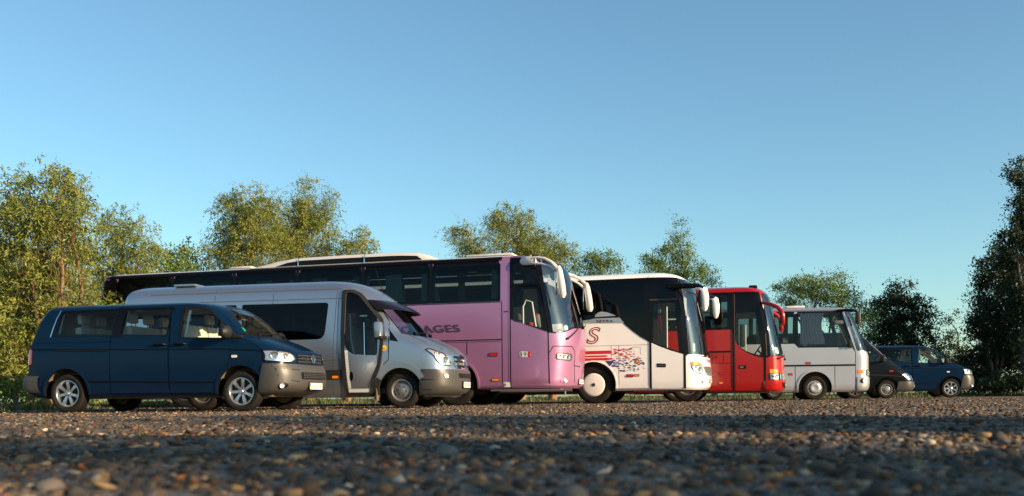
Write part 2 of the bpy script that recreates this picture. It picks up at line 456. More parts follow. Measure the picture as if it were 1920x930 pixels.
def patch(name, body, poly, mat, parent, off=.004, plane='xz', zstep=.05, thick=.0, half=None, K=18):
    """a piece of the hull's nose and sides cut out by a drawn convex polygon, set off from it"""
    zs = [p[1] for p in poly]; z0 = max(min(zs), body.z0 + .001); z1 = min(max(zs), body.z1 - .001)
    n = max(2, int((z1 - z0) / zstep)); V = []; F = []; m = None
    for i in range(n + 1):
        z = z0 + (z1 - z0) * i / n; h = body.half(z, inset=-off, K=K, L=40)[:K + 41]
        ring = [(x, y, z) for x, y in h][::-1] + [(x, -y, z) for x, y in h[1:]]
        m = len(ring); V += ring
    for i in range(n):
        for k in range(m - 1): F.append((i * m + k, (i + 1) * m + k, (i + 1) * m + k + 1, i * m + k + 1))
    bm = bmesh.new(); bv = [bm.verts.new(v) for v in V]
    for f in F:
        try: bm.faces.new([bv[i] for i in f])
        except ValueError: pass
    bisect_clip(bm, poly, plane)
    if half: bmesh.ops.bisect_plane(bm, geom=bm.verts[:] + bm.edges[:] + bm.faces[:], plane_co=(0, half[1], 0), plane_no=(0, -half[0], 0), clear_outer=True)
    bmesh.ops.recalc_face_normals(bm, faces=bm.faces[:])
    if thick:
        cen = sum((v.co for v in bm.verts), Vector()) / max(1, len(bm.verts)); cen.x -= 3; cen.y = 0
        ed = [e for e in bm.edges if e.is_boundary]; r = bmesh.ops.extrude_edge_only(bm, edges=ed)
        for v in [g for g in r['geom'] if isinstance(g, bmesh.types.BMVert)]:
            d = Vector((cen.x - v.co.x, -v.co.y * 1.0, 0)).normalized(); v.co += d * thick
    me = bpy.data.meshes.new('m'); bm.to_mesh(me); bm.free()
    me.polygons.foreach_set('use_smooth', [True] * len(me.polygons)); me.set_sharp_from_angle(angle=R(40))
    return link(name, me, mat, parent)

def text_geo(s, size=1., shear=0., outline=0., spacing=1., bold=0.):
    cu = bpy.data.curves.new('t', 'FONT'); cu.body = s; cu.size = size; cu.shear = shear; cu.space_character = spacing
    cu.align_x = 'CENTER'; cu.align_y = 'CENTER'; cu.offset = bold
    if outline: cu.fill_mode = 'NONE'; cu.bevel_depth = outline; cu.bevel_resolution = 1
    o = bpy.data.objects.new('t', cu); C.objects.link(o)
    dg = bpy.context.evaluated_depsgraph_get(); me = bpy.data.meshes.new_from_object(o.evaluated_get(dg))
    V = [tuple(v.co) for v in me.vertices]; F = [tuple(p.vertices) for p in me.polygons]
    bpy.data.objects.remove(o); bpy.data.curves.remove(cu); bpy.data.meshes.remove(me)
    return V, F

def lettering(name, s, u0, v0, w, h, mapf, mat, parent, off=.008, flip=False, **kw):
    """writing laid on a surface: w, h is the size of the whole word"""
    V, F = text_geo(s, **kw)
    xs = [v[0] for v in V]; ys = [v[1] for v in V]; cx, cy = (max(xs) + min(xs)) / 2, (max(ys) + min(ys)) / 2
    sx, sy = w / (max(xs) - min(xs)), h / (max(ys) - min(ys)); sg = -1 if flip else 1
    return link(name, pymesh([mapf(u0 + sg * (v[0] - cx) * sx, v0 + (v[1] - cy) * sy, off) for v in V], F, smooth=False), mat, parent)

# ---------------------------------------------------------------- the hull with its openings
def shell(root, body, mat, side_cuts=(), nose_cuts=(), arches=(), floor=.6, wall=.045, name='body', roof_in=.05, arch_w=.42, far_cuts=None, zmax=None):
    def stack(ins, z0, z1, top):
        zs = sorted(set([round(z, 3) for z in np.linspace(z0, z1, 46)] + [r[0] for T in (body.W, body.XF) for r in T if z0 < r[0] < z1]))
        V = []; F = []; m = 0
        for z in zs:
            h = body.half(z, inset=ins, K=14, L=24); ring = [(x, -y, z) for x, y in h] + [(x, y, z) for x, y in h[-2:0:-1]]; m = len(ring); V += ring
        for i in range(len(zs) - 1):
            for k in range(m):
                j = (k + 1) % m; F.append((i * m + k, (i + 1) * m + k, (i + 1) * m + j, i * m + j))
        F.append(tuple(range(m))); F.append(tuple(range((len(zs) - 1) * m, len(zs) * m))[::-1])
        return V, F
    V, F = stack(0, body.z0, body.z1, True)
    V2, F2 = stack(wall, floor, body.z1 - roof_in, True)
    k = len(V); V += V2; F2 = [tuple(i + k for i in f)[::-1] for f in F2]
    bm = bmesh.new(); bv = [bm.verts.new(v) for v in V]
    for f in F: bm.faces.new([bv[i] for i in f]).material_index = 0
    for f in F2: bm.faces.new([bv[i] for i in f]).material_index = 1
    outer = bm.faces[:len(F)]
    me = bpy.data.meshes.new('hull'); bm.to_mesh(me); bm.free()
    # make the outer shell face outward
    me.update()
    for mt in (mat, 'headliner', 'black_trim'): me.materials.append(M[mt])
    o = bpy.data.objects.new('tmp', me); C.objects.link(o)
    cuts = []
    def cutter(mb):
        cm = mb.mesh(False); 
        bm = bmesh.new(); bm.from_mesh(cm); bmesh.ops.recalc_face_normals(bm, faces=bm.faces[:])
        for f in bm.faces: f.material_index = 2
        bm.to_mesh(cm); bm.free()
        for mt in (mat, 'headliner', 'black_trim'): cm.materials.append(M[mt])
        c = bpy.data.objects.new('cut', cm); C.objects.link(c); cuts.append(c)
        md = o.modifiers.new('b', 'BOOLEAN'); md.operation = 'DIFFERENCE'; md.solver = 'EXACT'; md.object = c
    mb = MB()
    for p in side_cuts: mb.prism(p, -3, 0 if far_cuts is not None else 3)
    for p in (far_cuts or []): mb.prism(p, .002, 3)
    for x, z, r in arches:
        q = [(x + r * math.cos(2 * math.pi * i / 40), z + r * math.sin(2 * math.pi * i / 40)) for i in range(40)]
        w = body.side(x, z + .2)
        mb.prism(q, -w - .2, -w + arch_w); mb.prism(q, w - arch_w, w + .2)
    if mb.V: cutter(mb)
    for p in nose_cuts:
        m2 = MB(); m2.prism(p, -3, 3); cutter(m2)
    dg = bpy.context.evaluated_depsgraph_get()
    res = bpy.data.meshes.new_from_object(o.evaluated_get(dg))
    for c in cuts: bpy.data.objects.remove(c)
    bpy.data.objects.remove(o)
    res.polygons.foreach_set('use_smooth', [True] * len(res.polygons)); res.set_sharp_from_angle(angle=R(32))
    b = link(name, res, None, root)
    # inner wheel housings
    for x, z, r in arches:
        w = body.side(x, z + .2)
        for sg in (-1, 1):
            lm = MB(); lm.lathe([(r + .012, sg * (w - .03)), (r + .012, sg * (w - arch_w + .02)), (.02, sg * (w - arch_w + .02))], seg=28, c=(x, 0, z), a0=math.asin((body.z0 + .05 - z) / r), a1=math.pi - math.asin((body.z0 + .05 - z) / r))
            lm.build('wheel_housing', 'liner', root)
    return b

# ---------------------------------------------------------------- wheels
wheel_cache = {}
def wheel_meshes(Rt, W, rr, style):
    key = (Rt, W, rr, style)
    if key in wheel_cache: return wheel_cache[key]
    h = W / 2; sw = Rt - rr
    half = [(rr - .004, -h * .80), (rr + .012, -h * .86), (rr + .25 * sw, -h * .99), (rr + .5 * sw, -h * 1.03), (rr + .78 * sw, -h * .98), (Rt - .020, -h * .90), (Rt - .007, -h * .82), (Rt - .003, -h * .74)]
    prof = list(half)
    for g in (-.5, -.17, .17, .5):
        prof += [(Rt, h * (g - .05)), (Rt - .011, h * (g - .04)), (Rt - .011, h * (g + .04)), (Rt, h * (g + .05))]
    prof += [(r, -y) for r, y in half[::-1]]
    t = MB(); t.lathe(prof, seg=56); tyre = t.mesh(sharp=50)
    rim = MB(); dark = MB()
    lip = [(rr + .006, -h * .84), (rr - .004, -h * .87), (rr - .016, -h * .84), (rr - .022, -h * .74)]
    if style == 'alloy':
        rim.lathe(lip + [(rr - .03, -h * .5), (rr - .035, h * .7)], seg=48)
        for k in range(7):
            a = 2 * math.pi * k / 7 + R(90)
            ca, sa = math.cos(a), math.sin(a)
            V = []
            for r, hw, y in ((.035, .026, -h * .62), (.10, .021, -h * .68), (.17, .025, -h * .78), (rr - .014, .031, -h * .74)):
                for s in (-1, 1): V += [(r * ca - s * hw * sa, y, r * sa + s * hw * ca), (r * ca - s * (hw + .006) * sa, y + .05, r * sa + s * (hw + .006) * ca)]
            F = []
            for i in range(3):
                b = i * 4; F += [(b, b + 4, b + 6, b + 2), (b, b + 1, b + 5, b + 4), (b + 2, b + 6, b + 7, b + 3)]
            rim.add(V, F)
        rim.lathe([(.0, -h * .80), (.025, -h * .79), (.034, -h * .70), (.062, -h * .62), (.07, -h * .3)], seg=24)
        dark.lathe([(rr - .034, -h * .05), (.0, -h * .05)], seg=32)
        for k in range(5):
            a = 2 * math.pi * k / 5; dark.lathe([(.009, -h * .5), (.009, -h * .69), (0, -h * .69)], seg=8, c=(.052 * math.cos(a), 0, .052 * math.sin(a)))
        mats = ('alloy', 'hub_dark')
    elif style in ('steel', 'bus', 'smallsteel'):
        q = rr
        rim.lathe(lip + [(q - .03, -h * .55), (q - .045, -h * .35), (q * .72, -h * .42), (q * .60, -h * .62), (q * .52, -h * .66), (q * .30, -h * .66), (q * .28, -h * .95), (q * .16, -h * 1.0), (0, -h * 1.0)], seg=48)
        nh = 16 if style == 'steel' else 10
        for k in range(nh):
            a = 2 * math.pi * (k + .5) / nh; r_ = q * .80; rad = q * (.055 if style == 'steel' else .085)
            dark.lathe([(rad, -h * .30), (rad, -h * .425), (0, -h * .425)], seg=10, c=(r_ * math.cos(a), 0, r_ * math.sin(a)))
        nb = 6 if style != 'bus' else 10
        for k in range(nb):
            a = 2 * math.pi * k / nb; r_ = q * .44
            (rim if style == 'bus' else dark).lathe([(.014, -h * .6), (.014, -h * .76), (0, -h * .77)], seg=6, c=(r_ * math.cos(a), 0, r_ * math.sin(a)))
        mats = ('steel', 'hub_dark')
    elif style == 'cover':
        rim.lathe([(rr + .03, -h * .86), (rr + .012, -h * .98), (rr - .03, -h * 1.02), (rr * .5, -h * 1.08), (.05, -h * 1.1), (.045, -h * 1.06)], seg=56)
        dark.lathe([(.045, -h * 1.05), (.045, -h * 1.16), (.03, -h * 1.2), (0, -h * 1.2)], seg=16)
        mats = ('hub_white', 'hub_dark')
    else:   # cap
        rim.lathe(lip + [(rr - .035, -h * .78), (rr - .06, -h * .9), (rr * .74, -h * 1.0), (rr * .68, -h * 1.12), (rr * .4, -h * 1.18), (rr * .36, -h * 1.14), (0, -h * 1.14)], seg=48)
        for k in range(9):
            a = 2 * math.pi * k / 9; b_ = R(11)
            V = []
            for aa in (a - b_, a, a + b_):
                for r_, y in ((rr * .80, -h * .975), (rr * .87, -h * .925)): V.append((r_ * math.cos(aa), y - .004, r_ * math.sin(aa)))
            dark.add(V, [(0, 1, 3, 2), (2, 3, 5, 4)])
        mats = ('hub_silver', 'hub_dark')
    hub = MB(); hub.lathe([(rr * .9, h * .5), (rr * .9, h * .62), (.06, h * .62), (.06, h * 1.6), (0, h * 1.6)], seg=24)
    tm, rm, dm, hm = tyre, rim.mesh(sharp=40), dark.mesh(sharp=40), hub.mesh()
    tm.materials.append(M['rubber']); rm.materials.append(M[mats[0]]); dm.materials.append(M[mats[1]]); hm.materials.append(M['underbody'])
    wheel_cache[key] = (tm, rm, dm, hm); return wheel_cache[key]

def wheel(root, x, y, Rt, W, rr, style, spin=0.):
    tm, rm, dm, hm = wheel_meshes(Rt, W, rr, style)
    w = link('wheel', hm, None, root); w.location = (x, y, Rt - .004)
    w.rotation_euler = (0, spin, 0) if y < 0 else (0, spin, math.pi)
    link('tyre', tm, None, w); r = link('rim', rm, None, w); q = link('hub', dm, None, w); q['kind'] = 'stuff'
    return w

# ---------------------------------------------------------------- small parts
def seat_parts(fabric, hw, back=.62, tall=.0):
    s = MB(); s.box((0, 0, .0), (.48, hw * 2, .16), .05); s.box((-.27, 0, .36), (.15, hw * 1.92, back), .06, rot=None)
    h = MB(); h.box((-.29, 0, .36 + back / 2 + .15), (.10, min(.26, hw * 1.3), .19), .045)
    h.tube([(-.28, .06, .3 + back / 2), (-.28, .06, .42 + back / 2)], .008, 6); h.tube([(-.28, -.06, .3 + back / 2), (-.28, -.06, .42 + back / 2)], .008, 6)
    return s.mesh(), h.mesh()

seat_cache = {}
def seat(root, x, y, z, fabric='seat_beige', hw=.24, back=.62, headrest=True, lean=-.12):
    k = (fabric, hw, back)
    if k not in seat_cache:
        a, b = seat_parts(fabric, hw, back); a.materials.append(M[fabric]); b.materials.append(M[fabric]); seat_cache[k] = (a, b)
    o = link('seat', seat_cache[k][0], None, root); o.location = (x, y, z); o.rotation_euler = (0, lean, 0)
    if headrest: link('headrest', seat_cache[k][1], None, o)
    return o

def curtain(root, x0, x1, z0, z1, y, folds=7, mat='curtain', pinch=0.):
    n = folds * 6; V = []; F = []
    for j in range(7):
        t = j / 6; z = z0 + (z1 - z0) * t
        g = 1 - pinch * math.sin(math.pi * min(1, (1 - t) * 1.2)) if pinch else 1
        for i in range(n + 1):
            u = i / n
            V.append((x0 + (x1 - x0) * u * g + .01 * math.sin(7 * u + 3 * t), y + .022 * math.sin(u * folds * 2 * math.pi + .6 * math.sin(3 * t)), z))
    for j in range(6):
        for i in range(n): a = j * (n + 1) + i; F.append((a, a + 1, a + n + 2, a + n + 1))
    return link('curtain', pymesh(V, F, sharp=180), mat, root)

def steering(root, x, y, z, r=.21, tilt=.9):
    m = MB(); P = [(math.cos(a) * r * math.sin(tilt), math.sin(a) * r, math.cos(a) * r * math.cos(tilt)) for a in [2 * math.pi * i / 24 for i in range(25)]]
    m.tube([(x + p[0], y + p[1], z + p[2]) for p in P], .016, 8, caps=False)
    for a in (R(90), R(210), R(330)):
        p = (math.cos(a) * r * math.sin(tilt), math.sin(a) * r, math.cos(a) * r * math.cos(tilt)); m.tube([(x, y, z), (x + p[0], y + p[1], z + p[2])], .018, 6)
    m.tube([(x, y, z), (x + .3, y, z - .3)], .03, 8)
    return m.build('steering_wheel', 'black_trim', root)

def plate(root, body, u, z, w=.52, h=.112, text=None, off=.03):
    c0 = Vector(body.wrap(u, z, 0)); e1 = (Vector(body.wrap(u + .06, z, 0)) - Vector(body.wrap(u - .06, z, 0))).normalized(); nn = Vector((-e1.y, e1.x, 0))
    if nn.x < 0: nn = -nn
    f = lambda a, b, o: tuple(c0 + e1 * a + Vector((0, 0, b)) + nn * o)
    p = panel('license_plate', rp([(-w / 2, -h / 2), (w / 2, -h / 2), (w / 2, h / 2), (-w / 2, h / 2)], .012), f, 'white_plate', root, off=off, thick=.02)
    fr = panel('plate_frame', rp([(-w / 2 - .015, -h / 2 - .015), (w / 2 + .015, -h / 2 - .015), (w / 2 + .015, h / 2 + .015), (-w / 2 - .015, h / 2 + .015)], .015), f, 'black_trim', p, off=off - .006, thick=.02)
    # the country band sits at the viewer's left: larger u
    panel('plate_band', [(w / 2 - .045, 0), (w / 2 - .003, 0), (w / 2 - .003, h / 2 - .004), (w / 2 - .045, h / 2 - .004)], f, 'plate_blue', p, off=off + .001)
    panel('plate_band', [(w / 2 - .045, -h / 2 + .004), (w / 2 - .003, -h / 2 + .004), (w / 2 - .003, 0), (w / 2 - .045, 0)], f, 'plate_yellow', p, off=off + .001)
    if text: lettering('plate_text', text, -.02, 0, w * .80, h * .62, f, 'plate_ink', p, off=off + .002, flip=True)
    else:
        for k, (a, ww) in enumerate(((.16, .05), (.10, .045), (.03, .04), (-.03, .04), (-.09, .04), (-.15, .045), (-.20, .045))):
            panel('plate_mark', [(a - ww / 2, -h * .28), (a + ww / 2, -h * .28), (a + ww / 2, h * .28), (a - ww / 2, h * .28)], f, 'plate_ink', p, off=off + .001, holes=[[(a - ww / 4, -h * .14), (a + ww / 4, -h * .14), (a + ww / 4, h * .12), (a - ww / 4, h * .12)]])
    return p

def star_badge(parent, f, r, off):
    """ring with a three-pointed star"""
    m = MB()
    P = [f(r * math.cos(a), r * math.sin(a), off) for a in [2 * math.pi * i / 28 for i in range(29)]]; m.tube(P, r * .10, 6, caps=False)
    for k in range(3):
        a = R(90) + 2 * math.pi * k / 3; c = f(0, 0, off + r * .12)
        tip = f(r * math.cos(a), r * math.sin(a), off); l = f(r * .2 * math.cos(a + R(60)), r * .2 * math.sin(a + R(60)), off); q = f(r * .2 * math.cos(a - R(60)), r * .2 * math.sin(a - R(60)), off)
        m.add([c, tip, l, q], [(0, 2, 1), (0, 1, 3)])
    return m.build('badge', 'chrome', parent, smooth=False)

def round_letters_badge(parent, f, r, off):
    """ring with a V above a W"""
    m = MB()
    P = [f(r * math.cos(a), r * math.sin(a), off) for a in [2 * math.pi * i / 28 for i in range(29)]]; m.tube(P, r * .11, 6, caps=False)
    for L in ([(-.42, .86), (0, .06), (.42, .86)], [(-.86, .30), (-.44, -.80), (0, .02), (.44, -.80), (.86, .30)]):
        m.tube([f(a * r, b * r, off) for a, b in L], r * .10, 6)
    return m.build('badge', 'chrome', parent)

def wiper(root, body, u0, z0, u1, z1, off=.03):
    m = MB()
    m.tube([body.wrap(u0 + (u1 - u0) * t, z0 + (z1 - z0) * t, off) for t in (0, .2, .4, .6, .8, 1)], [.02, .014, .012, .010, .009, .008], 6)
    m.tube([body.wrap(u0, z0, -.01), body.wrap(u0, z0, off + .02)], .028, 8)
    return m.build('wiper', 'black_trim', root)

def side_light(root, f, x, z, w, h, mat='amber', name='side_marker'):
    p = panel(name, rp([(x - w / 2, z - h / 2), (x + w / 2, z - h / 2), (x + w / 2, z + h / 2), (x - w / 2, z + h / 2)], h * .35), f, mat, root, off=.016, thick=.018, step=.05)
    panel('lamp_base', rp([(x - w / 2 - .012, z - h / 2 - .012), (x + w / 2 + .012, z - h / 2 - .012), (x + w / 2 + .012, z + h / 2 + .012), (x - w / 2 - .012, z + h / 2 + .012)], h * .35), f, 'black_trim', p, off=.006, thick=.006, step=.05)
    return p

def window(root, poly, f, mat='glass_tint', rim=.05, off=.004, name='window', frame_off=.001, frame_mat='black_gloss', step=.25, hole=None):
    w = panel(name, poly, f, mat, root, off=off, step=step)
    if rim: panel('window_frame', poly, f, frame_mat, w, off=frame_off, thick=.03, holes=[hole or inset(poly, rim)], step=step)
    return w
# ---------------------------------------------------------------- vehicle pieces
def door(root, f, poly, mat, holes=(), off=.007, seam=.018):
    d = panel('door', poly, f, mat, root, off=off, thick=.012, holes=holes)
    stripe('door_seal', list(poly) + [poly[0]], seam, f, 'seam', d, off=.0035)
    return d

def seams(root, f, lines, w=.012, mat='seam', name='panel_gap', off=.003):
    for L in lines: stripe(name, L, w, f, mat, root, off=off)

def headlight(root, f, poly, bowls, off=.004):
    h = panel('headlight', poly, f, 'reflector', root, off=off, step=.06)
    for (u, z, r) in bowls:
        m = MB(); d = MB()
        c = Vector(f(u, z, off + .004)); n = (Vector(f(u, z, off + .1)) - c).normalized()
        e1 = (Vector(f(u + .02, z, off + .004)) - c).normalized(); e2 = n.cross(e1)
        for rad, dp, bb in ((r, .012, m), (r * .45, .02, d)):
            V = []; F = []; n_ = 20; prof = [(rad, 0), (rad * .93, dp), (rad * .8, dp), (rad * .35, .001), (0, .0)]
            for k in range(n_):
                a = 2 * math.pi * k / n_
                for q, y in prof: V.append(c + (e1 * math.cos(a) + e2 * math.sin(a)) * q + n * y)
            for k in range(n_):
                j = (k + 1) % n_
                for i in range(4): F.append((k * 5 + i, j * 5 + i, j * 5 + i + 1, k * 5 + i + 1))
            bb.add(V, F)
        m.build('bulb_bowl', 'chrome', h); d.build('bulb', 'steel', h)
    stripe('headlight_frame', list(poly) + [poly[0]], .016, f, 'black_trim', h, off=off + .016, thick=.02, step=.05)
    panel('lens', poly, f, 'lens', h, off=off + .018, step=.06)
    return h

def mirror_fn(P):  # mirrored copy of points for the far side
    return [(x, -y, z) for x, y, z in P]

def tail_lamps(root, body, x0, x1, z0, z1):
    for f in (body.near, body.far):
        panel('tail_light', rp([(x0, z0), (x1, z0), (x1, z1), (x0, z1)], .03), f, 'red_lens', root, off=.012, thick=.012, step=.05)

def bowl_bottom(root, body, x0, x1, z, mat='underbody'):
    m = MB(); m.box(((x0 + x1) / 2, 0, z - .06), (x1 - x0, 1.5, .12), .03)
    return m.build('chassis', mat, root)

# ================================================================ blue passenger van
def blue_van():
    b = hull('van'); f = b.near
    t = thing('passenger_van', '', 'van')
    rw = rp([(-2.47, 1.335), (-2.39, 1.845), (-3.57, 1.83), (-3.71, 1.37)], .05)
    sw = rp([(-1.40, 1.30), (-1.29, 1.84), (-2.27, 1.845), (-2.36, 1.335)], .05)
    fw = rp([(-.10, 1.255), (-.20, 1.36), (-.32, 1.51), (-.66, 1.79), (-.78, 1.815), (-1.125, 1.825), (-1.165, 1.29)], [.02, .1, .1, .12, .1, .04, .04])
    ws = [(.02, 1.345), (.34, 1.275), (.9, 1.27), (.9, 1.95), (-.62, 1.885), (-.455, 1.80)]
    rwin = [(-4.6, 1.38), (-4.19, 1.38), (-3.96, 1.80), (-4.6, 1.80)]
    shell(t, b, 'blue_paint', side_cuts=[rw, sw, fw], nose_cuts=[ws], arches=[(0, .345, .445), (-3.4, .345, .445)], floor=.56)
    # glazing
    for g in (b.near, b.far):
        for p in (rw, sw): window(t, p, g, 'glass_clear', rim=.045, off=.006, frame_off=.003)
        window(t, fw, g, 'glass_clear', rim=.0, off=-.012)
    patch('windshield', b, ws, 'glass_screen', t, off=-.006)
    seams(t, b.wrap, [[(-.88, 1.335), (-.5, 1.30), (0, 1.277), (.5, 1.30), (.88, 1.335)]], w=.05, mat='black_trim', name='windshield_seal', off=.004)
    stripe('window_trim', [(-3.735, 1.36), (-3.69, 1.52), (-3.585, 1.845)], .022, f, 'chrome', t, off=.012)
    panel('window_frame', rp([(-2.50, 1.325), (-2.33, 1.32), (-2.235, 1.855), (-2.42, 1.86)], .01), f, 'black_gloss', t, off=.013, thick=.008)
    # doors and gaps
    fd = [(-1.34, .325), (-1.345, 1.865), (-.63, 1.85), (-.27, 1.56), (-.03, 1.27), (-.19, 1.20), (-.205, .93), (-.255, .765), (-.37, .67), (-.465, .52), (-.48, .325)]
    d = door(t, f, fd, 'blue_paint', holes=[fw])
    stripe('window_seal', list(fw) + [fw[0]], .022, f, 'black_trim', d, off=.012)
    d2 = door(t, f, [(-2.50, .335), (-2.50, 1.26), (-2.40, 1.875), (-1.375, 1.87), (-1.375, .325)], 'blue_paint', holes=[sw])
    for x, par in ((-1.53, d2), (-1.14, d)):
        m = MB(); y = -b.side(x, 1.18)
        m.tube([(x - .12, y - .015, 1.182), (x - .09, y - .045, 1.185), (x, y - .052, 1.185), (x + .09, y - .045, 1.18), (x + .12, y - .015, 1.175)], [.012, .018, .022, .018, .012], 8); m.build('handle', 'black_trim', par)
    seams(t, f, [[(-4.25, 1.145), (-2.5, 1.11), (-.4, 1.075), (.38, 1.04)]], w=.016, off=.010, name='body_crease')
    seams(t, f, [[(-2.93, .545), (-1.7, .525), (-.48, .505)]], w=.022, off=.012, name='body_crease')
    stripe('door_rail', [(-3.6, 1.118), (-2.53, 1.095)], .035, f, 'black_trim', t, off=.01)
    seams(t, f, [[(-4.28, 1.25), (-2.5, 1.255)]], w=.008)
    # fender gap, fuel indicator
    seams(t, f, [[(-.03, 1.27), (.16, 1.19), (.38, 1.07), (.44, 1.03)]], w=.014)
    side_light(t, f, -.10, .945, .10, .045, 'pattern_white', 'indicator')
    # bonnet gap lines
    for s in (1, -1): seams(t, b.wrap, [[(s * .80, 1.29), (s * .72, 1.2), (s * .66, 1.08), (s * .60, 1.04)]], w=.014, name='bonnet_gap')
    # nose
    for s in (1, -1):
        poly = [(s * u, z) for u, z in rp([(.56, .885), (.68, .835), (1.15, .862), (1.12, 1.045), (.92, 1.045), (.68, 1.012), (.60, .96)], .03)]
        headlight(t, b.wrap, poly, [(s * .98, .95, .075), (s * .78, .93, .06)])
    g = panel('grille', rp([(-.53, .815), (.53, .815), (.51, .99), (.3, 1.0), (-.3, 1.0), (-.51, .99)], .03), b.wrap, 'black_trim', t, off=.006)
    for z in (.85, .905, .96):
        seams(g, b.wrap, [[(-.5, z), (0, z), (.5, z)]], w=.014, mat='grey_plastic', name='grille_bar', off=.016)
    round_letters_badge(g, lambda a, c, o: b.wrap(-a, .91 + c, o), .072, .03)
    bp = patch('bumper', b, [(.30, .28), (.41, .70), (.44, .855), (.6, .84), (.86, .805), (1.2, .80), (1.2, .28)], 'grey_plastic', t, off=.022, thick=.02)
    it = panel('air_intake', rp([(-.50, .545), (.50, .545), (.52, .665), (-.52, .665)], .03), b.wrap, 'black_trim', bp, off=.034)
    for z in (.575, .605, .635): seams(it, b.wrap, [[(-.48, z), (0, z), (.48, z)]], w=.010, mat='grey_plastic', name='intake_bar', off=.044)
    for k in range(-5, 6): seams(it, b.wrap, [[(k * .09, .55), (k * .09, .66)]], w=.008, mat='grey_plastic', name='intake_bar', off=.042)
    for s in (1, -1):
        seams(bp, b.wrap, [[(s * 1.05, .79), (s * 1.0, .72), (s * .98, .6), (s * .9, .535), (s * .56, .50)]], w=.010, name='bumper_crease', off=.030)
        seams(bp, b.wrap, [[(s * 1.02, .725), (s * .55, .705)]], w=.010, name='bumper_crease', off=.030)
        fog = panel('fog_light', ellipse(s * .885, .43, .085, .05), b.wrap, 'black_trim', bp, off=.034, step=.04)
        headlight_small(fog, b, s * .91, .43, .045, .038)
    plate(t, b, .02, .425, text='AO 6070 BB', off=.045)
    patch('skid_plate', b, [(.35, .275), (.2, .325), (1.2, .345), (1.2, .275)], 'underbody', t, off=-.03)
    # rear bumper, lamps, mirror
    rear_bumper(t, b, -3.86, .36, .66, 'grey_plastic')
    for g in (b.near, b.far):
        panel('tail_light', rp([(-4.29, .86), (-4.10, .87), (-4.10, 1.15), (-4.26, 1.15)], .03), g, 'red_lens', t, off=.010, thick=.012, step=.05)
    for s in (-1, 1):
        m = MB(); y = s * (b.side(-.15, 1.35))
        m.tube([(-.21, y + s * .02, 1.33), (-.21, y + s * .07, 1.345), (-.20, y + s * .15, 1.36), (-.21, y + s * .25, 1.36), (-.22, y + s * .31, 1.355)], [.05, .095, .115, .11, .05], 14, flat=.75); m.box((-.10, y + s * .03, 1.285), (.26, .06, .05), .02)
        mm = m.build('mirror', 'dark_plastic', t)
        q = MB(); q.box((-.30, y + s * .17, 1.36), (.01, .20, .14), .004); q.build('mirror_glass', 'mirror_glass', mm)
    tri = MB(); tri.prism([(-.24, 1.30), (-.03, 1.28), (-.22, 1.40)], -b.side(-.12, 1.3) - .018, -b.side(-.12, 1.3) + .02); tri.build('mirror_mount', 'dark_plastic', t)
    for z0, p in ((.345, 0), (.345, -3.4)):
        pass
    # wheel-arch lips
    for x in (0, -3.4):
        L = [(x + .465 * math.cos(a), .345 + .465 * math.sin(a)) for a in np.linspace(R(-5), R(185), 26)]
        stripe('arch_lip', L, .045, f, 'blue_paint', t, off=.014, thick=.02, step=.2)
    for y in (-.815, .815):
        wheel(t, 0, y, .345, .235, .235, 'alloy', .15); wheel(t, -3.4, y, .345, .235, .235, 'alloy', .0)
    bowl_bottom(t, b, -4.0, .5, .36)
    # cabin
    for y, hw in ((.42, .25), (-.42, .25), (-.02, .18)): seat(t, -.95, y, .92, 'seat_beige', hw, .62, headrest=hw > .2)
    for x in (-1.95, -2.95):
        for y in (.5, -.02, -.52): seat(t, x, y, .92, 'seat_beige', .24, .60)
    steering(t, -.42, .42, 1.18, .19)
    m = MB(); m.box((-.05, 0, 1.10), (.5, 1.6, .28), .08); m.build('dashboard', 'interior_dark', t)
    m = MB(); m.box((-.54, 0, 1.68), (.05, .22, .08), .02); m.tube([(-.52, 0, 1.7), (-.56, 0, 1.82)], .012, 6); m.build('rear_view_mirror', 'interior_dark', t)
    for s in (-1, 1):
        m = MB(); m.box((-.66, s * .42, 1.73), (.03, .36, .15), .012, rot=('Y', -.85)); m.build('sun_visor', 'headliner', t)
    m = MB(); m.box((-.50, -.42, 1.62), (.006, .14, .10), 0, rot=('Y', -.85)); m.build('sticker', 'paper', t)
    panel('sticker', ellipse(.74, 1.43, .045, .04), b.wrap, 'sign_green', t, off=-.012, step=.05)
    wiper(t, b, .55, 1.335, -.10, 1.37); wiper(t, b, -.25, 1.325, -.72, 1.42)
    for x, zz in ((-3.64, 0), (-2.33, 0)):
        m = MB(); m.tube([(x - .02, -.79, 1.38), (x + .07, -.76, 1.80)], .028, 8, flat=.4); m.build('pillar_trim', 'headliner', t)
    m = MB(); m.tube([(-1.12, -.80, 1.30), (-1.07, -.78, 1.6), (-1.04, -.75, 1.78)], .024, 8, flat=.4); m.build('seat_belt', 'paper', t)
    return t

def headlight_small(parent, b, u, z, r, off):
    m = MB(); c = Vector(b.wrap(u, z, off)); n = (Vector(b.wrap(u, z, off + .1)) - c).normalized(); e1 = Vector((0, 0, 1)); e2 = n.cross(e1).normalized(); e1 = e2.cross(n)
    V = []; F = []; k_ = 18; prof = [(r, -.01), (r, .012), (r * .85, .016), (r * .5, .010), (0, .012)]
    for k in range(k_):
        a = 2 * math.pi * k / k_
        for q, y in prof: V.append(c + (e1 * math.cos(a) + e2 * math.sin(a)) * q + n * y)
    for k in range(k_):
        j = (k + 1) % k_
        for i in range(4): F.append((k * 5 + i, j * 5 + i, j * 5 + i + 1, k * 5 + i + 1))
    m.add(V, F); return m.build('lamp', 'reflector', parent)

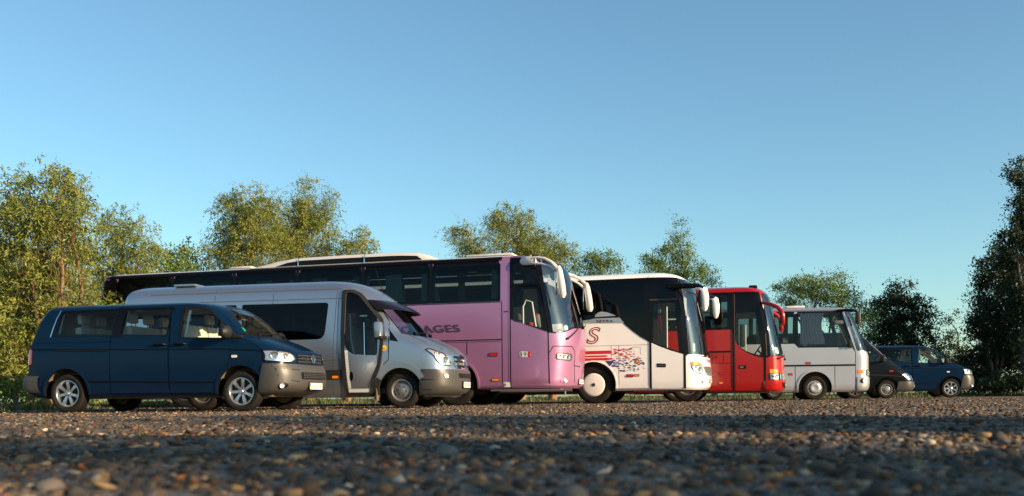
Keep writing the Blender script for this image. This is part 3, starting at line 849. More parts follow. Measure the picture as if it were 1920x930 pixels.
def rear_bumper(root, b, x1, z0, z1, mat, name='rear_bumper', o1=.03, o0=.01):
    n = 8; V = []; F = []; m = 0
    for i in range(n + 1):
        z = z0 + (z1 - z0) * i / n; h = [p for p in b.half(z, inset=-o1 if 0 < i < n else -o0, K=16, L=60)[::-1] if p[0] <= x1 + 1e-6]
        h = h[:24]; ring = [(x, y, z) for x, y in h[::-1]] + [(x, -y, z) for x, y in h[1:]]
        V.append(ring)
    m = min(len(r) for r in V); V = [r[(len(r) - m) // 2:(len(r) - m) // 2 + m] for r in V]
    P = [p for r in V for p in r]
    for i in range(n):
        for k in range(m - 1): F.append((i * m + k, (i + 1) * m + k, (i + 1) * m + k + 1, i * m + k + 1))
    return link(name, pymesh(P, F), mat, root)

# ================================================================ silver high-roof minibus
def silver_van():
    b = hull('minivan'); f = b.near
    t = thing('minibus_van', '', 'van')
    wr1 = [(-1.60, 1.395), (-1.52, 2.13), (-3.40, 2.14), (-3.40, 1.39)]; wr2 = [(-3.52, 1.39), (-3.52, 2.14), (-5.5, 2.14), (-5.5, 1.39)]
    win, win2 = rp(wr1, [.16, .07, .04, .04]), rp(wr2, .06)
    wh1, wh2 = rp(inset(wr1, .07), .05), rp(inset(wr2, .07), .05)
    dg = rp([(-1.16, 1.27), (-1.15, 2.30), (-1.02, 2.31), (-.90, 2.25), (-.40, 1.70), (-.47, 1.62), (-.48, 1.08), (-.52, 1.045), (-.98, 1.075), (-1.10, 1.15)], [.1, .04, .05, .08, .02, .02, .02, .02, .1, .08])
    ws = [(.0, 1.47), (.30, 1.425), (.9, 1.42), (.9, 2.2), (-.60, 2.16), (-.52, 2.06)]
    shell(t, b, 'silver_paint', side_cuts=[wh1, wh2, dg], nose_cuts=[ws], arches=[(0, .35, .47), (-4.325, .35, .47)], floor=.62)
    for g in (b.near, b.far):
        window(t, win, g, 'glass_dark', hole=wh1); window(t, win2, g, 'glass_dark', hole=wh2)
        panel('door_window', dg, g, 'glass_clear', t, off=-.012, step=.25)
    patch('windshield', b, ws, 'glass_screen', t, off=-.006)
    # entry door with heavy black frame
    fo = rp([(-1.245, 1.3), (-1.235, 2.375), (-1.02, 2.385), (-.85, 2.31), (-.36, 1.76), (-.345, 1.3), (-.41, .83), (-.52, .62), (-.56, .50), (-.56, .24), (-1.15, .24)], [.3, .05, .06, .1, .06, .3, .1, .1, .05, .02, .02])
    fi = rp([(-1.17, 1.3), (-1.155, 2.31), (-1.02, 2.32), (-.88, 2.255), (-.42, 1.72), (-.415, 1.3), (-.47, .86), (-.58, .65), (-.625, .52), (-.625, .31), (-1.09, .31)], [.3, .04, .05, .1, .05, .3, .1, .1, .05, .02, .02])
    fr = panel('door_frame', fo, f, 'dark_plastic', t, off=.03, thick=.034, holes=[fi])
    low = rp([(-1.165, 1.25), (-1.09, 1.14), (-.98, 1.07), (-.52, 1.04), (-.47, 1.05), (-.475, .86), (-.58, .65), (-.63, .52), (-.63, .315), (-1.085, .315)], .02)
    d = panel('door', low, f, 'silver_paint', t, off=.014, thick=.014)
    stripe('dotted_trim', [(-1.125, 1.16), (-1.06, .40)], .06, f, 'pattern_white', d, off=.018)
    stripe('dotted_trim', [(-1.085, .355), (-.635, .355)], .07, f, 'pattern_white', d, off=.018)
    for k in range(22):   # dark dots of the trim
        z = 1.1 - k * .032; x = -1.125 + (1.16 - z) * .0855
        for q in (-.012, .012): panel('trim_dot', ellipse(x + q, z, .006, .007, 6), f, 'steel', d, off=.020, step=.05)
    panel('handle', ellipse(-1.015, .64, .035, .095), f, 'black_gloss', d, off=.022, thick=.01, step=.06)
    m = MB(); m.tube([(-.80, -.84, 1.06), (-.82, -.80, 1.72)], .014, 8); m.build('grab_rail', 'chrome', t)
    m = MB(); m.tube([(-1.02, -.84, 1.10), (-1.10, -.80, 1.4), (-1.12, -.78, 1.9)], .014, 8); m.build('grab_rail', 'headliner', t)
    m = MB(); m.box((-.86, -.70, 1.86), (.16, .03, .03), .006); m.build('interior_lamp', 'paper', t)
    # ribs and gaps on the flank
    seams(t, f, [[(-5.5, 2.405), (-1.25, 2.405)], [(-5.6, 2.215), (-1.24, 2.21)]], w=.014, mat='seam_soft', name='roof_rib', off=.004)
    seams(t, f, [[(-1.335, 2.5), (-1.40, 1.3), (-1.415, .3)], [(-1.31, 2.2), (-1.33, 1.1), (-1.30, .8)], [(-2.72, 2.56), (-2.74, .3)], [(-4.0, 2.56), (-4.02, 2.2)]], w=.012, mat='seam_soft')
    stripe('side_moulding', [(-3.8, .68), (-1.22, .68)], .19, f, 'dark_plastic', t, off=.012, thick=.01)
    side_light(t, f, -1.36, .63, .13, .05)
    seams(t, f, [[(-5.8, .98), (-1.25, .97)]], w=.014, mat='seam_soft', name='body_crease', off=.006)
    # arch flares
    for x in (0, -4.325):
        L = [(x + .50 * math.cos(a), .35 + .50 * math.sin(a)) for a in np.linspace(R(28), R(152), 22)]
        stripe('arch_flare', L, .11, f, 'silver_paint', t, off=.035, thick=.04, step=.2)
        L = [(x + .50 * math.cos(a), .35 + .50 * math.sin(a)) for a in np.linspace(R(150), R(190), 8)]
        stripe('arch_flare', L, .11, f, 'dark_plastic', t, off=.03, thick=.035, step=.2)
    m = MB(); m.box((-.50, -.90, .33), (.03, .2, .36), .01); m.build('mud_flap', 'underbody', t)
    # cab corner panel, bonnet, lamps
    panel('corner_window', rp([(-.23, 1.55), (-.22, 1.34), (-.035, 1.31)], .015), f, 'black_gloss', t, off=.006, thick=.01)
    seams(t, f, [[(-.265, 1.80), (-.24, 1.55), (-.245, .96), (-.36, .86)], [(-.50, 2.06), (-.26, 1.72)]], w=.014)
    for s in (1, -1):
        seams(t, b.wrap, [[(s * .86, 1.44), (s * .82, 1.3), (s * .72, 1.17), (s * .62, 1.05)]], w=.014, name='bonnet_gap')
        poly = [(s * u, z) for u, z in rp([(1.10, 1.15), (1.00, 1.165), (.82, 1.08), (.63, .83), (.90, .835), (1.0, .93)], .03)]
        headlight(t, b.wrap, poly, [(s * .80, .93, .085), (s * .96, 1.05, .06)])
    g = panel('grille', rp([(-.44, .80), (.44, .80), (.56, .92), (.55, 1.03), (-.55, 1.03), (-.56, .92)], .04), b.wrap, 'black_trim', t, off=.010)
    stripe('grille_frame', [(-.44, .79), (.44, .79), (.57, .92), (.56, 1.04), (-.56, 1.04), (-.57, .92), (-.44, .79)], .03, b.wrap, 'chrome', g, off=.02, thick=.02)
    for z in (.87, .955): seams(g, b.wrap, [[(-.54, z), (0, z), (.54, z)]], w=.042, mat='chrome', name='grille_bar', off=.022)
    star_badge(g, lambda a, c, o: b.wrap(-a, .915 + c, o), .105, .045)
    bp = patch('bumper', b, [(.36, .24), (.40, .50), (.42, .765), (.9, .755), (1.4, .745), (1.4, .24)], 'grey_plastic', t, off=.025, thick=.02)
    panel('air_intake', rp([(-.42, .59), (.42, .59), (.46, .68), (-.46, .68)], .02), b.wrap, 'black_trim', bp, off=.037)
    for s in (1, -1):
        seams(bp, b.wrap, [[(s * 1.36, .56), (s * 1.1, .55), (s * .95, .575)], [(s * 1.28, .36), (s * 1.0, .35)]], w=.010, name='bumper_crease', off=.034)
        headlight_small(bp, b, s * .86, .63, .055, .028)
    plate(t, b, .02, .455, off=.05)
    # roof visor above the windscreen, aerial, mirror, roof vent
    V = []; F = []; n = 24
    for i, (z, o) in enumerate(((2.17, .02), (2.13, .10), (2.05, .19), (1.98, .235), (1.955, .235))):
        for k in range(n + 1):
            u = -1.0 + 2.0 * k / n; e = 1 - abs(u) ** 6 * .8; V.append(b.wrap(u * .96, z + .0 * e, o * e + .01))
    for i in range(4):
        for k in range(n): a = i * (n + 1) + k; F.append((a, a + 1, a + n + 2, a + n + 1))
    link('visor', pymesh(V, F), 'visor', t)
    m = MB(); m.tube([(-.62, -.1, 2.36), (-.66, -.1, 2.40), (-.82, -.1, 2.9)], [.02, .008, .004], 6); m.build('aerial', 'black_trim', t)
    m = MB(); y = -b.side(-.4, 1.5)
    m.box((-.40, y - .17, 1.54), (.15, .20, .33), .055); mm = m.build('mirror', 'silver_paint', t)
    q = MB(); q.box((-.43, y - .175, 1.55), (.16, .17, .29), .03); q.build('mirror_back', 'dark_plastic', mm)
    q = MB(); q.box((-.33, y - .05, 1.40), (.10, .16, .06), .02); q.build('mirror_arm', 'dark_plastic', mm)
    q = MB(); q.box((-.375, y - .17, 1.385), (.14, .18, .06), .02); q.build('mirror_foot', 'dark_plastic', mm)
    m = MB(); m.box((-.40, -y + .17, 1.54), (.15, .20, .33), .055); m.build('mirror', 'silver_paint', t)
    st = panel('sticker', ellipse(-.335, 1.19, .055, .055), f, 'sticker_yellow', t, off=.005, step=.05)
    lettering('sticker_mark', '*', -.335, 1.175, .06, .06, f, 'letter_red', st, off=.008)
    m = MB(); m.box((-4.85, -.45, 2.615), (.5, .4, .05), .02); m.build('roof_vent', 'silver_paint', t)
    panel('bonnet_vent', rp([(.45, 1.40), (.62, 1.385), (.30, 1.43)], .01), b.wrap, 'black_trim', t, off=.006)
    for y in (-.845, .845):
        wheel(t, 0, y, .352, .215, .215, 'steel', .1)
    for y in (-.82, .82, -.60, .60): wheel(t, -4.325, y, .352, .19, .215, 'steel', .4)
    bowl_bottom(t, b, -5.6, .6, .4)
    m = MB(); m.box((-3.3, -.86, .42), (1.2, .2, .34), .05); m.build('fuel_tank', 'underbody', t)
    # cabin
    for y in (.45, -.35): seat(t, -.85, y, 1.0, 'interior_grey', .25, .66)
    for x in (-1.9, -2.7, -3.5, -4.3):
        for y in (.62, .2, -.6): seat(t, x, y, 1.0, 'interior_grey', .21, .66)
    steering(t, -.28, .45, 1.28, .2)
    m = MB(); m.box((.05, 0, 1.25), (.5, 1.65, .28), .08); m.build('dashboard', 'interior_dark', t)
    wiper(t, b, .6, 1.49, -.15, 1.54); wiper(t, b, -.2, 1.48, -.75, 1.62)
    return t

# ================================================================ coaches
def coach_common(t, b, wheels, axle_y, style, spin=.3, Rt=.51, W=.30, rr=.30):
    for x, dual in wheels:
        for s in (-1, 1):
            wheel(t, x, s * axle_y, Rt, W, rr, style if not dual else 'bus', spin)
            if dual: wheel(t, x, s * (axle_y - .33), Rt, W, rr, 'bus', spin)

def bus_seats(t, xs, z, fabric, ys=(-.72, .72), back=.72):
    for x in xs:
        for y in ys:
            for q in (-.22, .22): seat(t, x, y + q, z, fabric, .21, back)

def pink_coach():
    b = hull('pink'); f = b.near
    t = thing('coach', '', 'coach')
    cuts = [1.245, -.58, -2.41, -4.24, -6.09, -7.95, -9.72]
    panes = [[(cuts[i + 1] + .02, 2.535), (cuts[i] - .02, 2.535), (cuts[i] - .02, 3.585), (cuts[i + 1] + .02, 3.585)] for i in range(6)]
    opens = [rp(inset(p, .07), .06) for p in panes]
    dg = rp([(1.545, 2.04), (2.25, 1.855), (2.14, 2.80), (1.545, 2.80)], .04)
    up = rp([(1.55, 2.95), (2.08, 2.95), (1.97, 3.44), (1.55, 3.44)], .04)
    ws = [(2.42, 1.735), (2.72, 1.76), (3.5, 2.12), (3.5, 3.50), (2.15, 3.50), (2.12, 3.40)]
    shell(t, b, 'pink_paint', side_cuts=opens + [dg, up], nose_cuts=[ws], arches=[(0, .51, .62), (-6.3, .51, .62), (-7.65, .51, .62)], floor=1.15, arch_w=.55)
    for g in (b.near, b.far):
        for p, q in zip(panes, opens): window(t, p, g, 'glass_tint', hole=q, rim=.07, step=.2, off=.010, frame_off=.008)
    panel('window_band', [(-10.16, 2.4), (-9.70, 2.4), (-9.70, 3.6), (-10.05, 3.6)], f, 'black_gloss', t, off=.008, thick=.008)
    rear_bumper(t, b, -9.72, 2.2, 3.655, 'black_gloss', 'rear_window', .008, .008)
    patch('roof_gutter', b, [(-10.3, 3.545), (1.255, 3.545), (1.255, 3.64), (-10.3, 3.64)], 'black_gloss', t, off=.016, zstep=.01)
    for x in cuts[1:-1]: stripe('window_divider', [(x, 2.54), (x, 3.60)], .09, f, 'black_trim', t, off=.008, step=.08)
    patch('roof_edge', b, [(-9.9, 3.635), (1.45, 3.635), (1.45, 3.698), (-9.9, 3.698)], 'white_shell', t, off=.008, zstep=.01)
    # front door: pink below, black glass above
    up_blk = [(1.49, 2.88), (2.20, 2.88), (2.06, 3.50), (1.95, 3.59), (1.49, 3.60)]
    panel('door_header', up_blk, f, 'black_gloss', t, off=.010, thick=.012, holes=[up], step=.07); panel('upper_window', up, f, 'glass_tint', t, off=.012, step=.07)
    dtop = [(1.49, 2.085), (2.37, 1.765), (2.375, 1.9), (2.19, 2.875), (1.49, 2.875)]
    d = panel('door', [(1.485, .425), (2.42, .41), (2.405, 1.735), (1.485, 2.065)], f, 'pink_paint', t, off=.008, thick=.01)
    panel('door_glass_frame', dtop, f, 'black_gloss', d, off=.009, thick=.01, holes=[dg]); panel('door_window', dg, f, 'glass_clear', d, off=.011)
    seams(d, f, [[(1.47, .42), (1.475, 3.6)], [(2.43, .41), (2.415, 1.72), (2.40, 1.9), (2.11, 3.42)], [(1.48, 2.88), (2.18, 2.88)]], w=.022, name='door_seal', off=.014)
    hs = panel('door_lock', rp([(1.70, 1.165), (1.975, 1.15), (1.975, 1.285), (1.70, 1.30)], .06), f, 'pattern_white', d, off=.016, thick=.01, step=.06)
    panel('lock_end', rp([(1.905, 1.155), (1.975, 1.155), (1.975, 1.285), (1.905, 1.29)], .04), f, 'letter_red', hs, off=.018, step=.06)
    lettering('lock_text', '1', 1.745, 1.23, .03, .10, f, 'plate_ink', hs, off=.019); lettering('lock_text', '9', 1.84, 1.225, .07, .10, f, 'plate_ink', hs, off=.019)
    # flank panels
    seams(t, f, [[(-9.9, 1.585), (1.25, 1.60)]], w=.03, mat='seam', name='panel_gap')
    stripe('body_crease', [(-9.9, 1.565), (1.25, 1.575)], .022, f, 'pink_paint', t, off=.015, thick=.015)
    seams(t, f, [[(1.262, .43), (1.262, 2.53)], [(.36, 1.25), (.36, 1.58)], [(-1.0, .43), (-1.0, 1.58)], [(-2.6, .43), (-2.6, 1.58)], [(-4.2, .43), (-4.2, 1.58)]], w=.016)
    seams(t, f, [[(-9.9, 2.515), (1.25, 2.515)]], w=.016)
    panel('emblem_slot', [(1.31, 2.26), (1.43, 2.26), (1.43, 2.29), (1.31, 2.29)], f, 'letter_dark', t, off=.006)
    lettering('lettering', 'VOYAGES', -.735, 1.905, 1.86, .185, f, 'letter_dark', t, off=.010, shear=-.25, bold=.02, spacing=1.12)
    side_light(t, f, 1.03, 1.235, .20, .07, 'red_lens'); side_light(t, f, 1.08, .62, .17, .05)
    nt_ = panel('notice', [(1.29, .44), (1.455, .44), (1.455, .56), (1.29, .56)], f, 'paper', t, off=.007)
    panel('notice_mark', [(1.31, .47), (1.345, .47), (1.345, .53), (1.31, .53)], f, 'steel', nt_, off=.009)
    for x in (0, -6.3, -7.65):
        L = [(x + .65 * math.cos(a), .51 + .65 * math.sin(a)) for a in np.linspace(R(-8), R(188), 34)]
        stripe('arch_lip', L, .05, f, 'pink_paint', t, off=.02, thick=.025, step=.3)
    m = MB(); m.tube([(.95, -1.22, .36), (2.0, -1.22, .36), (2.95, -1.1, .36)], .022, 8); m.tube([(2.78, -1.1, .36), (2.78, -1.1, .22)], .02, 8); m.build('underrun_rail', 'steel', t)
    # face
    patch('windshield', b, ws, 'glass_screen', t, off=-.008)
    patch('roof_cap', b, [(1.5, 3.50), (3, 3.50), (3, 3.69), (1.5, 3.69)], 'black_gloss', t, off=.004)
    L = [(u, b_z) for u, b_z in ((1.52, 1.74), (1.2, 1.73), (.95, 1.80), (.7, 1.88), (.4, 1.96), (0, 1.985), (-.4, 1.96), (-.7, 1.88), (-.95, 1.80), (-1.2, 1.73), (-1.52, 1.74))]
    seams(t, b.wrap, [L], w=.03, mat='black_trim', name='windshield_seal', off=.004)
    for s in (1, -1):
        stripe('pillar', [(2.455, 1.75), (2.40, 2.1), (2.20, 3.1), (2.13, 3.5)], .14, b.near if s > 0 else b.far, 'black_gloss', t, off=.004)
        lp = [(s * u, z) for u, z in rp([(1.28, 1.10), (.80, 1.07), (.80, 1.22), (1.28, 1.25)], .07)]
        headlight(t, b.wrap, lp, [(s * 1.20, 1.175, .05), (s * 1.06, 1.165, .05), (s * .93, 1.155, .05)])
        fg = panel('fog_light', ellipse(s * 1.01, .585, .13, .065), b.wrap, 'pink_paint', t, off=.012, thick=.02, step=.06)
        headlight_small(fg, b, s * .99, .585, .055, .014)
        seams(t, b.wrap, [[(s * 1.55, 1.24), (s * 1.46, 1.26), (s * 1.38, 1.41), (s * .80, 1.41), (s * .64, 1.30), (s * .62, .95), (s * .50, .42)], [(s * .66, .95), (s * .2, .93)]], w=.018, name='panel_gap', off=.004)
    plate(t, b, -.02, .56, off=.02)
    for k in range(8): seams(t, b.wrap, [[(-.42 + k * .1, 1.36 - .03 * (k % 2)), (-.40 + k * .1, 1.06)]], w=.02, mat='letter_red', name='front_lettering', off=.005)
    wiper(t, b, 1.0, 1.60, .45, 1.90, .04); wiper(t, b, .1, 1.90, -.6, 2.05, .04)
    # mirrors on arms
    for s in (-1, 1):
        arm = [(1.80, s * 1.27, 3.47), (2.05, s * 1.34, 3.46), (2.35, s * 1.42, 3.44), (2.62, s * 1.45, 3.34), (2.78, s * 1.45, 3.20)]
        if s > 0: arm = [(2.3, 1.22, 3.44), (2.5, 1.33, 3.40), (2.68, 1.40, 3.30), (2.80, 1.42, 3.18), (2.82, 1.42, 3.1)]
        m = MB()
        if s < 0:
            m.tube([(1.74, -1.25, 3.48), (1.80, -1.29, 3.48), (1.92, -1.33, 3.48), (2.04, -1.35, 3.475), (2.10, -1.36, 3.47)], [.05, .095, .105, .10, .085], 14, flat=.4)
            m.tube([(2.08, -1.36, 3.53), (2.22, -1.38, 3.535), (2.38, -1.40, 3.50), (2.55, -1.43, 3.40), (2.70, -1.45, 3.24)], [.04, .036, .036, .042, .06], 8)
            m.tube([(2.08, -1.36, 3.41), (2.28, -1.39, 3.385), (2.48, -1.42, 3.33), (2.64, -1.44, 3.24)], [.036, .03, .03, .045], 8)
            m.tube([(2.27, -1.39, 3.52), (2.31, -1.39, 3.39)], .022, 6); m.tube([(2.15, -1.37, 3.52), (2.15, -1.37, 3.40)], .035, 6)
            arm = [(2.72, -1.45, 3.20)]
        else:
            m.tube(arm, [.05, .045, .042, .045, .06], 8); m.tube([(2.42, 1.3, 3.31), (2.62, 1.38, 3.20), (2.76, 1.42, 3.08)], [.03, .03, .04], 8)
        mr = m.build('mirror', 'white_shell', t)
        e = Vector(arm[-1])
        q = MB(); q.tube([e + Vector((.0, 0, .10)), e + Vector((.02, 0, -.02)), e + Vector((.07, 0, -.32)), e + Vector((.10, 0, -.58)), e + Vector((.10, 0, -.66))], [.05, .085, .092, .09, .05], 14, flat=.85); q.build('mirror_head', 'white_shell', mr)
        q = MB(); q.box(e + Vector((-.06, 0, -.32)), (.02, .19, .55), .01); q.build('mirror_glass', 'mirror_glass', mr)
    m = MB(); m.box((2.0, -1.275, 3.6), (.05, .03, .05), .012); m.build('clearance_lamp', 'amber', t)
    # roof: air conditioner with grille band, two hatches
    L = [(-5.7, 3.66), (-5.3, 3.76), (-4.9, 3.85), (-4.4, 3.92), (-3.0, 3.935), (-1.6, 3.93), (-1.0, 3.89), (-.72, 3.80), (-.55, 3.66)]
    V = []; F = []
    prof = [(1.10, 0), (1.08, .55), (1.0, .85), (.8, .97), (.4, 1.), (-.4, 1.), (-.8, .97), (-1.0, .85), (-1.08, .55), (-1.10, 0)]
    for x, z in L:
        for y, k in prof: V.append((x, y, 3.655 + (z - 3.655) * k))
    n = len(prof)
    for i in range(len(L) - 1):
        for k in range(n - 1): F.append((i * n + k, i * n + k + 1, (i + 1) * n + k + 1, (i + 1) * n + k))
    ac = link('air_conditioner', pymesh(V, F, sharp=60), 'white_shell', t)
    hi = lambda x: np.interp(x, [q[0] for q in L], [q[1] for q in L])
    acm = lambda x, k, o: (x, -1.10 + .02 * k / .55 - o if k < .55 else -1.08 - o, 3.655 + (hi(x) - 3.655) * k)
    panel('vent_band', [(-4.95, .06), (-.85, .06), (-1.0, .5), (-1.4, .54), (-4.2, .54), (-4.6, .45)], acm, 'black_trim', ac, off=.006, step=.3)
    for x in (-4.28, -2.42): stripe('joint', [(x, 0.02), (x, .84)], .025, lambda a, k, o: (a, -1.10 + .10 * max(0, k - .5) * 1.5 - o, 3.655 + (hi(a) - 3.655) * k), 'chrome', ac, off=.012)
    for x0, x1 in ((-6.35, -5.75), (.25, 1.45)):
        m = MB(); m.box(((x0 + x1) / 2, -.5, 3.725), (x1 - x0, .9, .05), .02); m.box(((x0 + x1) / 2, -.5, 3.69), (x1 - x0 - .1, .8, .05), 0); m.build('roof_hatch', 'white_shell', t)
    coach_common(t, b, [(0, False), (-6.3, True), (-7.65, False)], 1.06, 'bus')
    bowl_bottom(t, b, -9.9, 2.6, .5)
    # inside
    bus_seats(t, [-8.9 + .82 * k for k in range(12)], 1.65, 'seat_wine')
    for x in (-8.6, -7.95, -6.5, -6.09, -5.2, -4.24, -3.6, -2.41, -1.55, -.58):
        curtain(t, x - .30, x + .18, 2.56, 3.45, -1.12, 6, pinch=.25 if x > -1 else .08)
    curtain(t, .95, 1.22, 2.6, 3.45, -1.12, 4, pinch=.4)
    for x in (-7.95, -5.2, -2.41, .6): curtain(t, x - .2, x + .2, 2.56, 3.45, 1.12, 5)
    m = MB(); m.box((-4, -.95, 3.38), (10.5, .5, .12), .03); m.box((-4, .95, 3.38), (10.5, .5, .12), .03); m.build('luggage_rack', 'interior_dark', t)
    m = MB(); m.box((.45, -1.05, 3.30), (.24, .02, .028), .004); m.build('interior_lamp', 'paper', t)
    seat(t, 1.55, .72, 1.45, 'seat_dark', .27, .75); steering(t, 2.15, .72, 1.75, .24, .6)
    m = MB(); m.box((2.45, .1, 1.5), (.5, 2.0, .4), .1); m.build('dashboard', 'interior_dark', t)
    m = MB(); m.tube([(1.62, -.6, 1.2), (1.62, -.6, 2.45), (1.70, -.6, 2.6), (1.85, -.6, 2.55), (1.95, -.6, 1.9)], .022, 8); m.build('grab_rail', 'pattern_white', t)
    m = MB(); m.box((1.95, -.35, 2.12), (.10, .03, .32), .02, rot=('Y', -.25)); m.box((1.78, -.4, 1.92), (.12, .03, .30), .02); m.build('hanging_cloth', 'cloth_red', t)
    m = MB(); m.box((2.05, -.3, 1.95), (.2, .3, .6), .06, rot=('Y', -.3)); m.build('seat_cover', 'seat_beige', t)
    m = MB(); m.box((2.34, -.3, 3.2), (.12, .35, .16), .04); m.build('rear_view_mirror', 'interior_dark', t)
    m = MB(); m.box((2.30, .2, 3.05), (.02, 1.9, .18), .01); m.build('sun_blind', 'curtain_grey', t)
    panel('sticker', ellipse(.98, 1.86, .07, .07), b.wrap, 'paper', t, off=-.02, step=.06)
    return t

def white_coach():
    b = hull('white'); f = b.near
    t = thing('coach', '', 'coach')
    ct = 3.365
    # dark glass flank with its sweeping lower edge
    band = [(1.53, 1.64), (1.53, ct), (-8.6, ct), (-8.6, 2.2), (-.30, 2.20), (-.26, 2.26), (-.03, 2.28), (.05, 2.325), (.72, 2.31), (.87, 2.125), (1.12, 1.91), (1.30, 1.775)]
    win = [rp([(-.55, 2.42), (1.42, 2.42), (1.42, 3.26), (-.55, 3.26)], .06), rp([(-2.45, 2.42), (-.68, 2.42), (-.68, 3.26), (-2.45, 3.26)], .06), rp([(-4.35, 2.42), (-2.58, 2.42), (-2.58, 3.26), (-4.35, 3.26)], .06)]
    dg = rp([(1.645, 1.62), (2.32, 1.345), (2.23, 2.66), (1.645, 2.66)], .04)
    ws = [(2.52, 1.285), (3.5, 1.235), (3.5, 2.95), (2.40, 2.93)]
    ws2 = [(2.40, 2.97), (3.5, 2.97), (3.5, 3.34), (2.28, 3.325)]
    shell(t, b, 'white_paint', side_cuts=win + [dg], nose_cuts=[ws, ws2], arches=[(0, .51, .62), (-6.1, .51, .62)], floor=1.0, arch_w=.55)
    for g in (b.near, b.far):
        panel('window_band', band, g, 'black_gloss', t, off=.009, thick=.010, holes=win, step=.14)
        for w_ in win: panel('window', w_, g, 'glass_dark', t, off=.010, step=.2)
    hump = rp([(.06, 2.34), (.10, 2.42), (.21, 2.485), (.40, 2.465), (.66, 2.36)], .04)
    panel('mirror_fin', hump, f, 'midi_silver', t, off=.05, thick=.05, step=.1)
    stripe('fin_gap', [(.03, 2.328), (.68, 2.33)], .035, f, 'seam', t, off=.008)
    gb = panel('grey_band', [(-.30, 2.19), (.86, 2.165), (.74, 2.31), (.06, 2.315), (-.02, 2.29), (-.27, 2.255)], f, 'midi_silver', t, off=.010, thick=.006)
    lettering('lettering', 'SETRA', .34, 2.225, .47, .065, f, 'plate_ink', gb, off=.014, bold=.02, spacing=1.15)
    # door
    dp = [(1.60, .385), (2.435, .37), (2.43, 1.285), (2.1, 1.39), (1.8, 1.51), (1.60, 1.605)]
    d = panel('door', dp, f, 'white_paint', t, off=.009, thick=.012)
    dgf = [(1.60, 1.615), (1.8, 1.52), (2.1, 1.40), (2.43, 1.295), (2.36, 2.3), (2.30, 2.74), (1.60, 2.74)]
    panel('door_glass_frame', dgf, f, 'black_gloss', d, off=.010, thick=.012, holes=[dg]); panel('door_window', dg, f, 'glass_clear', d, off=.006)
    stripe('door_seal', [(1.565, .38), (1.565, 2.75)], .05, f, 'black_trim', d, off=.014, thick=.02); stripe('door_seal', [(2.475, .38), (2.475, 1.29), (2.40, 2.3), (2.33, 2.75)], .055, f, 'black_trim', d, off=.014, thick=.02)
    stripe('door_seal', [(1.56, 2.755), (2.30, 2.755)], .03, f, 'bar_brown', d, off=.014, thick=.02)
    panel('door_header', [(1.525, 2.765), (2.33, 2.765), (2.27, 3.35), (1.525, 3.365)], f, 'black_gloss', t, off=.010, thick=.012, step=.06)
    panel('handle', rp([(1.735, .955), (1.975, .945), (1.975, 1.045), (1.735, 1.055)], .02), f, 'black_trim', d, off=.016, thick=.012, step=.1)
    for k in range(4): panel('handle_mark', [(1.78 + k * .045, .985), (1.80 + k * .045, .985), (1.80 + k * .045, 1.015), (1.78 + k * .045, 1.015)], f, 'steel', d, off=.018)
    panel('door_surround', [(1.50, 1.645), (1.60, 1.60), (1.8, 1.505), (2.1, 1.385), (2.43, 1.28), (2.55, 1.27), (2.50, 2.2), (2.41, 2.95), (2.31, 3.35), (1.50, 3.365)], f, 'black_gloss', t, off=.0075, thick=.009, holes=[dg], step=.07)
    # front pillars
    for s in (1, -1):
        stripe('pillar', [(2.53, 1.27), (2.45, 2.3), (2.36, 2.95), (2.27, 3.33)], .11, b.near if s > 0 else b.far, 'black_gloss', t, off=.008, step=.06)
    patch('windshield', b, ws, 'glass_screen', t, off=-.006); patch('upper_windshield', b, ws2, 'glass_screen', t, off=-.006)
    seams(t, b.wrap, [[(u, 1.235 - .03 * abs(u) / 1.4 + .05 * (abs(u) / 1.45) ** 2) for u in np.linspace(1.45, -1.45, 15)]], w=.03, mat='black_trim', name='windshield_seal', off=.004)
    seams(t, b.wrap, [[(u, 2.955) for u in np.linspace(1.4, -1.4, 12)]], w=.05, mat='black_trim', name='windshield_seal', off=.003)
    for s in (1, -1):
        am = [(s * u, z) for u, z in rp([(1.37, 1.0), (.98, .985), (1.02, 1.06), (1.20, 1.095), (1.35, 1.09)], .03)]
        cl = [(s * u, z) for u, z in rp([(1.355, .985), (1.30, .86), (1.15, .775), (1.0, .76), (.97, .97)], .04)]
        panel('turn_signal', am, b.wrap, 'amber', t, off=.014, thick=.014, step=.06)
        headlight(t, b.wrap, cl, [(s * 1.10, .875, .075), (s * 1.22, .93, .05)])
    g = panel('grille', rp([(-.92, .97), (.92, .97), (.80, .80), (.60, .72), (-.60, .72), (-.80, .80)], .04), b.wrap, 'steel', t, off=.008)
    for k in range(17): seams(g, b.wrap, [[(-.8 + k * .1, .80), (-.8 + k * .1, .955)]], w=.012, mat='black_trim', name='grille_bar', off=.012)
    plate(t, b, .02, .60, off=.015)
    panel('towing_cap', rp([(.95, .50), (1.02, .50), (1.02, .57), (.95, .57)], .02), b.wrap, 'black_trim', t, off=.006)
    for k in range(6): panel('front_lettering', [(.55 - k * .2, 1.08), (.43 - k * .2, 1.08), (.43 - k * .2, 1.17), (.55 - k * .2, 1.17)], b.wrap, 'pink_paint', t, off=.005, holes=[[(.52 - k * .2, 1.10), (.46 - k * .2, 1.10), (.46 - k * .2, 1.12), (.52 - k * .2, 1.12)]])
    wiper(t, b, .7, 1.25, -.2, 1.33, .03); wiper(t, b, .1, 1.25, -.8, 1.33, .03)
    # flank marks
    seams(t, f, [[(-8.8, 1.56), (1.53, 1.56)], [(.505, 1.18), (.505, 1.56)], [(.71, .38), (.71, 1.56)], [(.93, 1.40), (1.08, 1.50), (1.30, 1.50), (1.30, 1.30)], [(-1.2, .4), (-1.2, 1.56)], [(-3, .4), (-3, 1.56)]], w=.010, mat='steel')
